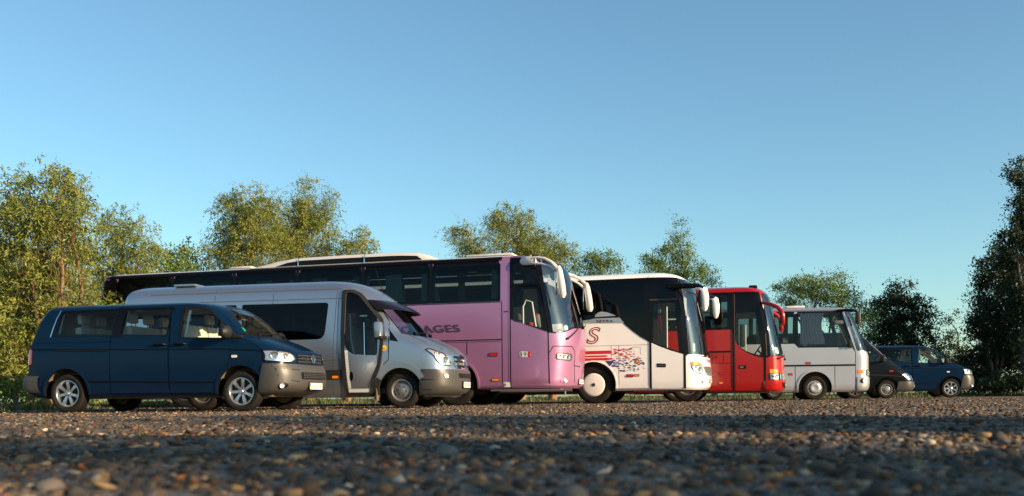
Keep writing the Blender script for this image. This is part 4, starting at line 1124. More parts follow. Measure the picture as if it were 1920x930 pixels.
    seams(t, f, [[(1.51, 3.37), (1.51, 3.44)]], w=.012, mat='steel')
    for pts in ([(-2.5, 1.335), (.50, 1.34), (.53, 1.385), (.50, 1.43), (-2.5, 1.41)], [(-2.5, 1.245), (.36, 1.26), (.42, 1.285), (.36, 1.305), (-2.5, 1.285)], [(-2.5, 1.155), (.40, 1.165), (.62, 1.20), (.40, 1.235), (-2.5, 1.215)]):
        panel('red_stripe', pts, f, 'letter_red', t, off=.006)
    panel('blue_mark', [(.34, 1.15), (.56, 1.15), (.54, 1.08), (.46, 1.0)], f, 'letter_blue', t, off=.006)
    rnd = random.Random(5); VR, FR, VB, FB = [], [], [], []
    spots = []
    for _ in range(2500):
        u = rnd.random() ** .8; v = rnd.random(); x = .52 + u * .9; z = 1.46 - v * .62 + .0 * u
        if z < .86 + .25 * max(0, u - .7) or z > 1.47 - .45 * max(0, u - .65) / .35: continue
        rx = rnd.uniform(.018, .062) * (1 if u < .8 else .7); rz = rx * rnd.uniform(.3, .45)
        if any(abs(x - a) < (rx + c) * .85 and abs(z - b_) < (rz + d_) * 1.0 for a, b_, c, d_ in spots): continue
        spots.append((x, z, rx, rz))
        if len(spots) > 95: break
    for x, z, rx, rz in spots:
        V, F = panel_geo(ellipse(x, z, rx, rz, 12, -.08), f, .0065, step=.2)
        A, B_ = (VR, FR) if z > 1.235 - .1 * (x - .6) + rnd.uniform(-.04, .04) else (VB, FB)
        k = len(A); A += V; B_ += [tuple(i + k for i in q) for q in F]
    link('red_dots', pymesh(VR, FR), 'letter_red', t)['kind'] = 'stuff'; link('blue_dots', pymesh(VB, FB), 'letter_blue', t)['kind'] = 'stuff'
    lettering('lettering', 'S', .02, 1.845, .40, .46, f, 'letter_red', t, off=.004, shear=.25, outline=.022)
    side_light(t, f, 1.0, .735, .17, .06, 'red_lens'); side_light(t, f, 1.19, .745, .12, .04)
    side_light(t, f, 1.21, 1.12, .06, .10)
    for x in (0, -6.1):
        L = [(x + .64 * math.cos(a), .51 + .64 * math.sin(a)) for a in np.linspace(R(-10), R(190), 34)]
        stripe('arch_lip', L, .035, f, 'white_paint', t, off=.012, thick=.02, step=.3)
    stripe('sill', [(.7, .355), (2.5, .345)], .04, f, 'black_trim', t, off=-.02)
    m = MB(); m.tube([(1.1, -1.15, .31), (1.9, -1.15, .30)], .02, 8); m.build('underrun_rail', 'red_lens', t)
    # mirrors: black arms, white drop-shaped heads
    for s in (-1, 1):
        arm = [(1.98, s * 1.23, 3.10), (2.2, s * 1.28, 3.09), (2.55, s * 1.38, 3.08), (2.85, s * 1.46, 3.06), (3.0, s * 1.48, 2.98)]
        if s > 0: arm = [(2.45, 1.18, 3.1), (2.7, 1.32, 3.09), (2.92, 1.42, 3.06), (3.03, 1.44, 3.0)]
        m = MB(); m.tube(arm, [.05, .085, .075, .07, .06] if s < 0 else [.05, .07, .07, .06], 10); mr = m.build('mirror', 'black_trim', t)
        e = Vector(arm[-1])
        q = MB(); q.tube([e + Vector((-.22, 0, .08)), e + Vector((-.10, 0, .03)), e + Vector((0, 0, -.06)), e + Vector((.03, 0, -.22)), e + Vector((.04, 0, -.42)), e + Vector((.035, 0, -.54)), e + Vector((.03, 0, -.59))], [.03, .08, .118, .115, .095, .065, .025], 14, flat=.6); q.build('mirror_head', 'white_paint', mr)
        q = MB(); q.box(e + Vector((-.09, 0, -.26)), (.05, .20, .44), .02); q.build('mirror_glass', 'black_trim', mr)
    coach_common(t, b, [(0, False), (-6.1, True)], 1.07, 'cover', rr=.29)
    bowl_bottom(t, b, -8.7, 2.6, .42)
    # inside
    bus_seats(t, [-3.8, -3.0, -2.2, -1.4, -.6, .2], 1.6, 'seat_dark')
    seat(t, 1.6, .72, 1.25, 'seat_dark', .27, .75); steering(t, 2.2, .72, 1.55, .24, .6)
    m = MB(); m.box((2.5, .1, 1.2), (.5, 2.0, .35), .1); m.build('dashboard', 'interior_dark', t)
    m = MB(); m.box((1.72, -.9, 2.05), (.04, .02, .65), .01, rot=('Y', .05)); m.box((1.80, -.9, 2.15), (.04, .02, .40), .01, rot=('Y', -.12)); m.build('hanging_cloth', 'cloth_red', t)
    m = MB(); m.box((1.76, -.9, 2.48), (.09, .05, .12), .03); m.build('hanging_toy', 'seat_beige', t)
    m = MB(); m.tube([(1.95, -.8, 1.1), (1.95, -.8, 2.6)], .02, 8); m.tube([(1.95, -.8, 2.25), (2.3, -.8, 2.25)], .02, 8); m.build('grab_rail', 'pattern_white', t)
    m = MB(); m.box((2.62, -.35, 1.5), (.03, .35, .22), .01); m.build('windscreen_card', 'paper', t)
    m = MB(); m.box((2.42, -.6, 2.6), (.03, .5, .5), .01); m.build('sun_blind', 'curtain_grey', t)
    m = MB(); m.box((2.3, -.5, 3.12), (.03, .3, .12), .01); m.build('destination_card', 'paper', t)
    return t

def red_coach():
    b = hull('red'); f = b.near
    t = thing('coach', '', 'coach')
    win = [rp([(-.35, 2.22), (1.20, 2.22), (1.20, 3.20), (-.35, 3.20)], .05), rp([(-2.1, 2.22), (-.5, 2.22), (-.5, 3.20), (-2.1, 3.20)], .05), rp([(-3.9, 2.22), (-2.25, 2.22), (-2.25, 3.20), (-3.9, 3.20)], .05)]
    dg = rp([(1.455, 1.80), (1.55, 1.63), (1.78, 1.47), (2.18, 1.34), (2.17, 1.66), (2.02, 2.64), (1.455, 2.64)], [.05, .1, .1, .03, .1, .04, .04])
    ws = [(2.385, 1.345), (3.3, 1.345), (3.3, 2.86), (2.25, 2.86)]
    ws2 = [(2.245, 2.90), (3.3, 2.90), (3.3, 3.22), (2.18, 3.22)]
    shell(t, b, 'red_paint', side_cuts=win + [dg], nose_cuts=[ws, ws2], arches=[(0, .51, .62), (-6.1, .51, .62)], floor=1.0, arch_w=.55)
    for g in (b.near, b.far):
        panel('window_band', [(-8.6, 2.15), (1.30, 2.15), (1.30, 3.27), (-8.6, 3.27)], g, 'black_gloss', t, off=.009, thick=.010, holes=win, step=.14)
        for w_ in win: panel('window', w_, g, 'glass_tint', t, off=.010, step=.2)
    stripe('window_divider', [(1.22, 2.16), (1.22, 3.26)], .02, f, 'bar_brown', t, off=.008)
    panel('door_surround', [(1.29, 2.15), (1.40, 2.0), (1.44, 1.83), (1.53, 1.62), (1.77, 1.43), (2.0, 1.33), (2.25, 1.28), (2.42, 1.30), (2.38, 2.0), (2.27, 2.7), (2.13, 3.255), (1.29, 3.265)], f, 'black_gloss', t, off=.0075, thick=.009, holes=[dg], step=.07)
    # door and black header
    dp = [(1.425, .32), (2.235, .31), (2.225, 1.285), (2.0, 1.34), (1.77, 1.44), (1.55, 1.60), (1.47, 1.72), (1.425, 1.86)]
    d = panel('door', dp, f, 'red_paint', t, off=.009, thick=.012)
    panel('door_glass_frame', [(1.425, 1.87), (1.47, 1.73), (1.55, 1.61), (1.77, 1.45), (2.0, 1.35), (2.225, 1.295), (2.25, 1.8), (2.17, 2.72), (1.425, 2.72)], f, 'black_gloss', d, off=.010, thick=.012, holes=[dg]); panel('door_window', dg, f, 'glass_clear', d, off=.006)
    stripe('door_seal', [(1.37, .31), (1.37, 3.26)], .05, f, 'black_trim', d, off=.014, thick=.02); stripe('door_seal', [(2.275, .31), (2.285, 1.3), (2.27, 2.0)], .06, f, 'black_trim', d, off=.014, thick=.02)
    stripe('door_trim', [(1.415, 1.85), (1.415, 3.2)], .018, f, 'bar_brown', d, off=.016)
    panel('door_header', [(1.40, 2.73), (2.20, 2.73), (2.14, 3.0), (2.08, 3.26), (1.40, 3.27)], f, 'black_gloss', t, off=.010, thick=.012, step=.06)
    panel('handle', rp([(1.52, .97), (1.74, .965), (1.74, 1.065), (1.52, 1.07)], .015), f, 'black_trim', d, off=.016, thick=.012, step=.1)
    panel('handle_mark', [(1.56, 1.0), (1.66, 1.0), (1.66, 1.035), (1.56, 1.035)], f, 'steel', d, off=.018)
    for s in (1, -1):
        stripe('pillar', [(2.385, 1.33), (2.34, 2.0), (2.24, 2.7), (2.11, 3.24)], .13, b.near if s > 0 else b.far, 'black_gloss', t, off=.005)
        stripe('pillar_trim', [(2.34, 1.34), (2.31, 2.0)], .02, b.near if s > 0 else b.far, 'bar_brown', t, off=.010)
    patch('windshield', b, ws, 'glass_screen', t, off=-.006); patch('upper_windshield', b, ws2, 'glass_screen', t, off=-.006)
    seams(t, b.wrap, [[(u, 1.34) for u in np.linspace(1.45, -1.45, 13)]], w=.03, mat='black_trim', name='windshield_seal', off=.004)
    seams(t, b.wrap, [[(u, 2.88) for u in np.linspace(1.4, -1.4, 13)]], w=.05, mat='black_trim', name='windshield_seal', off=.003)
    m = MB(); m.box((1.95, -.55, 3.45), (.25, .5, .10), .04); m.build('roof_lamp', 'black_trim', t)
    # marks on the flank
    stripe('side_moulding', [(-8.5, 1.49), (1.29, 1.49)], .05, f, 'black_trim', t, off=.012, thick=.012)
    seams(t, f, [[(.75, 1.16), (.75, 1.42)], [(1.08, 1.16), (1.08, 1.42)], [(.55, 1.15), (1.3, 1.14)], [(1.30, .32), (1.30, 2.13)], [(-1, .32), (-1, 1.46)]], w=.012)
    panel('lock', ellipse(.86, 1.33, .022, .03), f, 'black_trim', t, off=.008, step=.1)
    side_light(t, f, 1.04, .83, .14, .035, 'red_lens'); side_light(t, f, 1.0, .555, .12, .05)
    for s in (1, -1):
        panel('turn_signal', [(s * u, z) for u, z in rp([(1.45, .82), (1.18, .815), (1.18, .935), (1.45, .945)], .015)], b.wrap, 'amber', t, off=.012, thick=.012, step=.08)
        headlight(t, b.wrap, [(s * u, z) for u, z in rp([(1.45, .635), (1.16, .635), (1.16, .805), (1.45, .81)], .015)], [(s * 1.24, .72, .06), (s * 1.38, .72, .06)])
        headlight(t, b.wrap, [(s * u, z) for u, z in rp([(1.11, .635), (.72, .635), (.72, .805), (1.11, .81)], .015)], [(s * 1.0, .72, .065), (s * .83, .72, .065)])
        panel('fog_recess', rp([(s * .95, .40), (s * .55, .40), (s * .55, .55), (s * 1.05, .55)], .05), b.wrap, 'black_trim', t, off=.042, step=.08)
        headlight_small(t, b, s * .66, .475, .07, .044)
    panel('grille', rp([(-.65, .64), (.65, .64), (.65, .80), (-.65, .80)], .02), b.wrap, 'steel', t, off=.008)
    patch('bumper', b, [(2.26, .29), (2.26, .60), (3.3, .60), (3.3, .29)], 'red_paint', t, off=.03, thick=.025)
    plate(t, b, .02, .47, off=.05)
    m = MB(); sc = panel('windscreen_card', [(1.36, 1.43), (1.0, 1.40), (1.0, 1.59), (1.36, 1.62)], b.wrap, 'paper', t, off=-.03, step=.1)
    for k in range(2): panel('card_line', [(1.26, 1.50 + k * .06), (1.08, 1.485 + k * .06), (1.08, 1.50 + k * .06), (1.26, 1.515 + k * .06)], b.wrap, 'letter_blue', sc, off=-.026)
    wiper(t, b, 1.15, 1.26, .3, 1.40, .03); wiper(t, b, .2, 1.26, -.7, 1.40, .03)
    for s in (-1, 1):
        arm = [(2.22, s * 1.24, 2.92), (2.45, s * 1.36, 2.86), (2.65, s * 1.45, 2.76), (2.76, s * 1.48, 2.64), (2.79, s * 1.48, 2.5), (2.80, s * 1.48, 2.28), (2.80, s * 1.48, 2.20)]
        m = MB(); m.tube(arm, [.045, .055, .06, .072, .078, .07, .03], 12, flat=.85); mr = m.build('mirror', 'red_paint', t)
        q = MB(); q.box((2.745, s * 1.48, 2.42), (.05, .13, .34), .02); q.build('mirror_glass', 'black_trim', mr)
    coach_common(t, b, [(0, False), (-6.1, True)], 1.07, 'bus')
    bowl_bottom(t, b, -8.7, 2.4, .38)
    bus_seats(t, [-3.8, -3.0, -2.2, -1.4, -.6, .2], 1.6, 'seat_wine')
    for x in (-.4, .95): curtain(t, x - .2, x + .12, 2.3, 3.15, -1.1, 4, 'seat_wine', .2)
    seat(t, 1.5, .72, 1.25, 'seat_dark', .27, .75); steering(t, 2.05, .72, 1.6, .24, .6)
    m = MB(); m.box((2.32, .1, 1.25), (.45, 2.0, .35), .1); m.build('dashboard', 'interior_dark', t)
    m = MB(); m.box((1.62, -.5, 2.0), (.16, .3, .7), .06); m.build('guide_seat', 'seat_dark', t)
    m = MB(); m.tube([(1.72, -.8, 1.2), (1.72, -.8, 2.3)], .018, 8); m.build('grab_rail', 'pattern_white', t)
    m = MB(); m.box((2.2, -.3, 3.0), (.03, .5, .14), .01); m.build('destination_card', 'paper', t)
    return t

# ================================================================ silver midibus
def midi_bus():
    b = hull('midi'); f = b.near
    t = thing('midibus', '', 'bus')
    w0 = rp([(-1.75, 1.92), (-.72, 1.92), (-.68, 2.94), (-1.75, 2.94)], .04)
    w1 = rp([(-.53, 1.80), (1.17, 1.775), (.86, 2.92), (-.53, 2.94)], .04)
    w2 = rp([(-3.4, 1.92), (-1.9, 1.92), (-1.9, 2.94), (-3.4, 2.94)], .04)
    ws = [(1.36, 1.615), (2.3, 1.615), (2.3, 2.96), (.97, 2.96)]
    shell(t, b, 'midi_silver', side_cuts=[w0, w1, w2], nose_cuts=[ws], arches=[(0, .40, .54), (-4.6, .40, .54)], floor=.9, arch_w=.45)
    for g in (b.near, b.far):
        for p in (w0, w1, w2): panel('window', p, g, 'glass_clear' if p is w1 else 'glass_tint', t, off=.003, step=.3)
    panel('window_band', [(-3.6, 1.88), (-.66, 1.88), (-.53, 1.745), (1.23, 1.735), (.87, 2.96), (-3.6, 2.98)], f, 'black_gloss', t, off=.002, thick=.004, holes=[w0, w1, w2])
    stripe('roof_gutter', [(-6.0, 3.04), (.98, 3.03)], .08, f, 'midi_silver', t, off=.03, thick=.04)
    for s in (1, -1):
        stripe('pillar', [(1.33, 1.60), (1.16, 2.14), (.90, 2.97)], .035, b.near if s > 0 else b.far, 'midi_silver', t, off=.016, thick=.02)
        stripe('pillar_seal', [(1.285, 1.65), (1.10, 2.2), (.87, 2.95)], .05, b.near if s > 0 else b.far, 'black_trim', t, off=.008)
    patch('windshield', b, ws, 'glass_screen', t, off=-.006)
    seams(t, b.wrap, [[(u, 1.61) for u in np.linspace(1.3, -1.3, 13)]], w=.05, mat='black_trim', name='windshield_seal', off=.004)
    # flank
    stripe('side_moulding', [(-6, 1.16), (1.30, 1.145)], .055, f, 'black_trim', t, off=.014, thick=.014)
    seams(t, f, [[(-.64, .28), (-.64, 1.13)], [(.645, .30), (.645, 1.12)], [(1.315, .34), (1.315, 1.60)], [(-2.2, .28), (-2.2, 1.13)]], w=.016)
    side_light(t, f, -.22, 1.225, .15, .05, 'red_lens'); side_light(t, f, -.80, .86, .12, .05, 'red_lens')
    for x in (0, -4.6):
        L = [(x + .57 * math.cos(a), .40 + .57 * math.sin(a)) for a in np.linspace(R(-10), R(190), 32)]
        stripe('arch_lip', L, .06, f, 'midi_silver', t, off=.03, thick=.035, step=.3)
    for s in (1, -1):
        panel('turn_signal', [(s * u, z) for u, z in rp([(1.41, .88), (1.22, .87), (1.22, .97), (1.41, .985)], .02)], b.wrap, 'amber', t, off=.014, thick=.014, step=.06)
        headlight(t, b.wrap, [(s * u, z) for u, z in rp([(1.08, .80), (.66, .80), (.66, .98), (1.08, .98)], .03)], [(s * .96, .89, .07), (s * .79, .89, .07)])
        panel('fog_recess', ellipse(s * 1.23, .615, .11, .085), b.wrap, 'black_trim', t, off=.042, step=.06)
        headlight_small(t, b, s * 1.21, .61, .065, .044)
    g = panel('grille', rp([(-.60, .80), (.60, .80), (.60, 1.30), (-.60, 1.30)], .03), b.wrap, 'black_trim', t, off=.008)
    for k in range(6): seams(g, b.wrap, [[(-.58, .85 + k * .08), (0, .85 + k * .08), (.58, .85 + k * .08)]], w=.03, mat='chrome', name='grille_bar', off=.02)
    star_badge(g, lambda a, c, o: b.wrap(-a, 1.42 + c, o), .11, .03)
    patch('bumper', b, [(1.36, .27), (1.36, .74), (2.2, .74), (2.2, .27)], 'midi_silver', t, off=.03, thick=.025)
    plate(t, b, .02, .45, off=.05)
    wiper(t, b, .9, 1.62, .1, 1.68, .03); wiper(t, b, .0, 1.62, -.8, 1.68, .03)
    for s in (-1, 1):
        m = MB(); m.tube([(.72, s * 1.12, 2.95), (1.0, s * 1.2, 2.97), (1.25, s * 1.28, 2.95), (1.36, s * 1.30, 2.88)], [.05, .05, .045, .04], 8); mr = m.build('mirror', 'black_trim', t)
        q = MB(); q.box((1.36, s * 1.30, 2.70), (.12, .20, .40), .04); q.build('mirror_head', 'dark_plastic', mr)
        q = MB(); q.box((1.425, s * 1.30, 2.70), (.02, .17, .36), .008); q.build('mirror_shell', 'steel', mr)
    m = MB(); m.box((1.12, -1.24, 1.87), (.10, .10, .24), .03); m.box((1.17, -1.17, 1.76), (.07, .12, .1), .02); m.build('side_mirror', 'dark_plastic', t)
    m = MB(); m.box((-.55, -.4, 3.15), (.62, .8, .07), .025); m.build('roof_hatch', 'white_shell', t)
    for s in (-1, 1):
        wheel(t, 0, s * 1.0, .40, .24, .235, 'cap', .3); wheel(t, -4.6, s * 1.0, .40, .24, .235, 'smallsteel', .3); wheel(t, -4.6, s * .72, .40, .24, .235, 'smallsteel', .3)
    bowl_bottom(t, b, -6, 1.5, .36)
    m = MB(); m.box((-.66, -.95, .2), (.03, .26, .34), .01); m.build('mud_flap', 'rubber', t)
    curtain(t, -.45, .34, 1.86, 2.9, -1.02, 8, 'curtain_grey', .12)
    bus_seats(t, [-3.2, -2.4, -1.6, -.8], 1.3, 'seat_wine', ys=(-.62, .62))
    seat(t, .25, .6, 1.3, 'seat_dark', .26, .7); steering(t, .85, .6, 1.6, .23, .6)
    m = MB(); m.box((1.30, 0, 1.45), (.5, 1.9, .35), .1); m.build('dashboard', 'interior_dark', t)
    m = MB(); m.box((.92, -.3, 2.62), (.3, .5, .12), .03); m.build('roof_console', 'interior_grey', t)
    return t

# ================================================================ dark delivery van
def dark_van():
    b = hull('dark'); f = b.near
    t = thing('delivery_van', '', 'van')
    fw = rp([(-.06, 1.38), (-.42, 1.78), (-.52, 1.86), (-1.0, 1.86), (-1.0, 1.34)], [.03, .05, .05, .04, .04])
    ws = [(.06, 1.45), (.34, 1.39), (1.0, 1.38), (1.0, 2.25), (-.72, 2.15), (-.56, 2.04)]
    shell(t, b, 'dark_paint', side_cuts=[fw], nose_cuts=[ws], arches=[(0, .34, .44), (-4.0, .34, .44)], floor=.6)
    for g in (b.near, b.far): panel('window', fw, g, 'glass_clear', t, off=-.01, step=.2)
    patch('windshield', b, ws, 'glass_screen', t, off=-.006)
    for s in (1, -1): stripe('windshield_trim', [(.05, 1.46), (-.25, 1.76), (-.56, 2.05)], .03, b.near if s > 0 else b.far, 'steel', t, off=.008)
    d = door(t, f, [(-1.08, .36), (-1.08, 1.92), (-.52, 1.92), (-.02, 1.36), (-.15, 1.2), (-.16, .82), (-.38, .62), (-.44, .36)], 'dark_paint', holes=[fw])
    m = MB(); m.box((-.94, -b.side(-.9, 1.12) - .02, 1.12), (.18, .04, .05), .015); m.build('handle', 'black_trim', d)
    seams(t, f, [[(-4.8, .86), (-.2, .86), (.55, .80)]], w=.03, mat='dark_plastic', name='body_crease', off=.012)
    side_light(t, f, .16, 1.0, .14, .05, 'red_lens', 'indicator')
    bp = patch('bumper', b, [(.34, .25), (.42, .62), (1.5, .60), (1.5, .25)], 'grey_plastic', t, off=.025, thick=.02)
    for s in (1, -1):
        headlight(t, b.wrap, [(s * u, z) for u, z in rp([(1.16, .87), (.90, .93), (.55, .76), (.52, .66), (1.0, .66)], .03)], [(s * .80, .77, .07), (s * .98, .80, .05)])
        headlight_small(bp, b, s * .62, .45, .05, .028)
        m = MB(); y = s * b.side(-.1, 1.45); m.box((-.13, y + s * .14, 1.46), (.12, .18, .26), .045); m.box((-.06, y + s * .03, 1.38), (.12, .12, .05), .015); m.build('mirror', 'dark_plastic', t)
        stripe('wiper_cowl', [(s * .1, 1.36), (s * .8, 1.40)], .04, b.wrap, 'black_trim', t, off=.006)
    g = panel('grille', rp([(-.45, .66), (.45, .66), (.45, .76), (-.45, .76)], .02), b.wrap, 'black_trim', t, off=.008)
    star_badge(g, lambda a, c, o: b.wrap(-a, .80 + c, o), .08, .03)
    plate(t, b, .02, .42, off=.05)
    for y in (-.82, .82): wheel(t, 0, y, .335, .205, .20, 'smallsteel', .2); wheel(t, -4.0, y, .335, .205, .20, 'smallsteel', .2)
    bowl_bottom(t, b, -4.8, .6, .38)
    for x in (0, -4.0):
        L = [(x + .46 * math.cos(a), .34 + .46 * math.sin(a)) for a in np.linspace(R(0), R(180), 24)]
        stripe('arch_lip', L, .05, f, 'dark_paint', t, off=.018, thick=.02, step=.3)
    for y in (.42, -.38): seat(t, -.8, y, 1.0, 'seat_dark', .25, .62)
    steering(t, -.25, .42, 1.25, .19)
    m = MB(); m.box((.05, 0, 1.18), (.5, 1.6, .28), .08); m.build('dashboard', 'interior_dark', t)
    wiper(t, b, .55, 1.43, -.1, 1.47); wiper(t, b, -.2, 1.43, -.7, 1.5)
    return t

# ---------------------------------------------------------------- park them
def park(o, X, Y, deg, label, group, pitch=0.):
    o.location = (X, Y, 0); o.rotation_euler = (0, 0, R(-deg)); o['label'] = label; o['group'] = group

def copy_tree(o, parent=None):
    c = o.copy(); C.objects.link(c); c.parent = parent
    for ch in list(o.children): copy_tree(ch, c)
    return c

ROW = 'vehicles parked side by side in the row'
van = blue_van(); park(van, -4.457, 18.008, 12.5, 'dark blue passenger van with AO plate, beside the silver high-roof van', ROW)
sv = silver_van(); park(sv, -1.982, 20.549, 12, 'silver high-roof van with black-framed door, between blue van and pink coach', ROW)
pk = pink_coach(); park(pk, -1.102, 25.805, 15.5, 'long metallic pink coach lettered AGES with a white rooftop air conditioner', ROW)
wh = white_coach(); park(wh, 2.576, 28.299, 16.5, 'white coach with red stripes and red and blue dots, dark glass flank', ROW)
rd = red_coach(); park(rd, 5.618, 31.31, 14.5, 'bright red coach with red mirror arms, beside the white coach', ROW)
mb_ = midi_bus(); park(mb_, 10.267, 34.392, 7, 'silver midibus with black side moulding and curtain, beside the red coach', ROW)
dv = dark_van(); park(dv, 13.786, 37.243, 7, 'black van with long sloping nose, half hidden behind silver midibus', ROW)
van2 = copy_tree(van); park(van2, 17.211, 39.723, 7, 'small distant blue van at the end of the row, by dark trees', ROW)
van2.scale = (1.06, 1.06, 1.06)
for ch in list(van2.children):
    if ch.name.startswith(('license_plate',)):
        for q in list(ch.children):
            if q.name.startswith('plate_text'): bpy.data.objects.remove(q)
# ---------------------------------------------------------------- ground
rng = np.random.default_rng(3)

def hnoise(x, y):
    return (np.sin(x * 1.7 + .6 * y) * np.sin(y * 2.3 + 1.1) + .6 * np.sin(x * 4.1 - y * 2.9 + 2) * np.sin(y * 5.3 + x) ) / 1.6

def ground_z(x, y):
    x = np.asarray(x, float); y = np.asarray(y, float)
    a = np.interp(y, [0, 3, 9, 14], [.014, .014, .012, .0]); ru = np.interp(y, [0, 3, 12, 14.5], [.0, .012, .012, .0])
    return a * hnoise(x, y) + ru * np.sin((y + .12 * x + .25 * np.sin(x * .7)) * 3.1) - .004

def ground_material():
    m, b, t = principled('gravel_ground', (.2, .17, .13), .95)
    tc = node(t, 'ShaderNodeTexCoord')
    v1 = node(t, 'ShaderNodeTexVoronoi', Scale=55.); t.links.new(tc.outputs['Object'], v1.inputs['Vector'])
    v2 = node(t, 'ShaderNodeTexVoronoi', Scale=21.); t.links.new(tc.outputs['Object'], v2.inputs['Vector'])
    n1 = node(t, 'ShaderNodeTexNoise', Scale=.35, Detail=6.); t.links.new(tc.outputs['Object'], n1.inputs['Vector'])
    sp = node(t, 'ShaderNodeSeparateColor'); t.links.new(v1.outputs['Color'], sp.inputs[0])
    c1 = ramp(t, sp.outputs[0], [(0, (.025, .024, .024)), (.35, (.055, .046, .038)), (.6, (.11, .085, .06)), (.85, (.20, .155, .11)), (1, (.32, .28, .23))])
    sp2 = node(t, 'ShaderNodeSeparateColor'); t.links.new(v2.outputs['Color'], sp2.inputs[0])
    c2 = ramp(t, sp2.outputs[1], [(0, (.03, .029, .028)), (.45, (.075, .06, .046)), (.8, (.15, .115, .08)), (1, (.28, .235, .19))])
    mx = node(t, 'ShaderNodeMix', data_type='RGBA'); mx.inputs['Factor'].default_value = .5
    t.links.new(c1, mx.inputs['A']); t.links.new(c2, mx.inputs['B'])
    m2 = node(t, 'ShaderNodeMix', data_type='RGBA', blend_type='MULTIPLY'); m2.inputs['Factor'].default_value = .5
    t.links.new(mx.outputs['Result'], m2.inputs['A']); t.links.new(ramp(t, n1.outputs['Fac'], [(.3, (.55, .55, .55)), (.7, (1, 1, 1))]), m2.inputs['B'])
    t.links.new(m2.outputs['Result'], b.inputs['Base Color'])
    ad = node(t, 'ShaderNodeMath', operation='ADD'); t.links.new(v1.outputs['Distance'], ad.inputs[0]); t.links.new(v2.outputs['Distance'], ad.inputs[1])
    bp = node(t, 'ShaderNodeBump', Strength=.9, Distance=.012, invert=True); t.links.new(ad.outputs[0], bp.inputs['Height']); t.links.new(bp.outputs[0], b.inputs['Normal'])
    return m

def grid_mesh(x0, x1, y0, y1, nx, ny, zf):
    X, Y = np.meshgrid(np.linspace(x0, x1, nx), np.linspace(y0, y1, ny)); Z = zf(X, Y)
    V = np.c_[X.ravel(), Y.ravel(), Z.ravel()]; i = np.arange(nx * ny).reshape(ny, nx)
    F = np.c_[i[:-1, :-1].ravel(), i[:-1, 1:].ravel(), i[1:, 1:].ravel(), i[1:, :-1].ravel()]
    return V, F

def np_mesh(V, F, smooth=True, col=None):
    """V (n,3), F (m,k) arrays"""
    V = np.asarray(V, np.float32); F = np.asarray(F, np.int32); me = bpy.data.meshes.new('m')
    me.vertices.add(len(V)); me.vertices.foreach_set('co', V.ravel())
    k = F.shape[1]; me.loops.add(F.size); me.loops.foreach_set('vertex_index', F.ravel())
    me.polygons.add(len(F)); me.polygons.foreach_set('loop_start', np.arange(0, F.size, k, dtype=np.int32))
    try: me.polygons.foreach_set('loop_total', np.full(len(F), k, np.int32))
    except Exception: pass
    me.update(calc_edges=True)
    if smooth: me.polygons.foreach_set('use_smooth', np.ones(len(F), bool))
    if col is not None:
        a = me.color_attributes.new('tone', 'FLOAT_COLOR', 'POINT'); a.data.foreach_set('color', np.c_[col, np.ones(len(col))].astype(np.float32).ravel())
    return me

gm = ground_material()
V, F = grid_mesh(-9, 9, .6, 15, 181, 145, ground_z)
X, Y = np.array([-2500, -9, 9, 2500.]), np.array([-1200, .6, 15, 4000.])
k = len(V); ext = []; idx = {}
for j, y in enumerate(Y):
    for i, x in enumerate(X):
        idx[i, j] = k + len(ext); ext.append((x, y, -.004))
Fq = [(idx[i, j], idx[i + 1, j], idx[i + 1, j + 1], idx[i, j + 1]) for i in range(3) for j in range(3) if (i, j) != (1, 1)]
V[(np.abs(np.abs(V[:, 0]) - 9) < 1e-6) | (V[:, 1] < .601) | (V[:, 1] > 14.99), 2] = -.004
ground = link('ground', np_mesh(np.r_[V, ext], np.r_[F, Fq]), gm); ground['kind'] = 'structure'; ground['label'] = 'stony gravel parking ground'

# pebbles
def tone_material(name, rough, trans=None, bump=0.):
    m, b, t = principled(name, (.2, .2, .2), rough, spec=.2)
    at = node(t, 'ShaderNodeVertexColor', layer_name='tone'); t.links.new(at.outputs[0], b.inputs['Base Color'])
    if bump:
        tc = node(t, 'ShaderNodeTexCoord'); no = node(t, 'ShaderNodeTexNoise', Scale=90., Detail=6.); t.links.new(tc.outputs['Object'], no.inputs['Vector'])
        bp = node(t, 'ShaderNodeBump', Strength=.4, Distance=.004); t.links.new(no.outputs['Fac'], bp.inputs['Height']); t.links.new(bp.outputs[0], b.inputs['Normal'])
    return m
tone_material('pebble', .9, bump=1)

def ico(sub):
    bm = bmesh.new(); bmesh.ops.create_icosphere(bm, subdivisions=sub, radius=1); bm.verts.index_update()
    V = np.array([v.co for v in bm.verts]); F = np.array([[v.index for v in f.verts] for f in bm.faces]); bm.free(); return V, F

PEB = np.array([(.07, .065, .062), (.11, .09, .075), (.17, .125, .085), (.23, .165, .10), (.30, .22, .13), (.28, .13, .06), (.20, .19, .185), (.36, .31, .25), (.50, .46, .40), (.14, .07, .04), (.10, .105, .115)]) * [1.12, 1., .86]
PW = np.array([.26, .20, .13, .09, .055, .035, .08, .035, .012, .06, .14]); PW = PW / PW.sum()
def pebble_field(n, d0, d1, r0, r1, sub, spread=.58):
    I, IF = ico(sub)
    d = np.sqrt(rng.uniform(d0 ** 2, d1 ** 2, n)); x = rng.uniform(-1, 1, n) * (spread * d + .35)
    r = r0 + (r1 - r0) * rng.beta(1.0, 5.0, n)
    S = np.c_[r * rng.uniform(.8, 1.5, n), r * rng.uniform(.8, 1.3, n), r * rng.uniform(.3, .6, n)]
    a = rng.uniform(0, 6.28, n); ti = rng.normal(0, .25, n)
    z = ground_z(x, d) + S[:, 2] * rng.uniform(-.45, .6, n)
    return d, x, z, S, a, ti, r
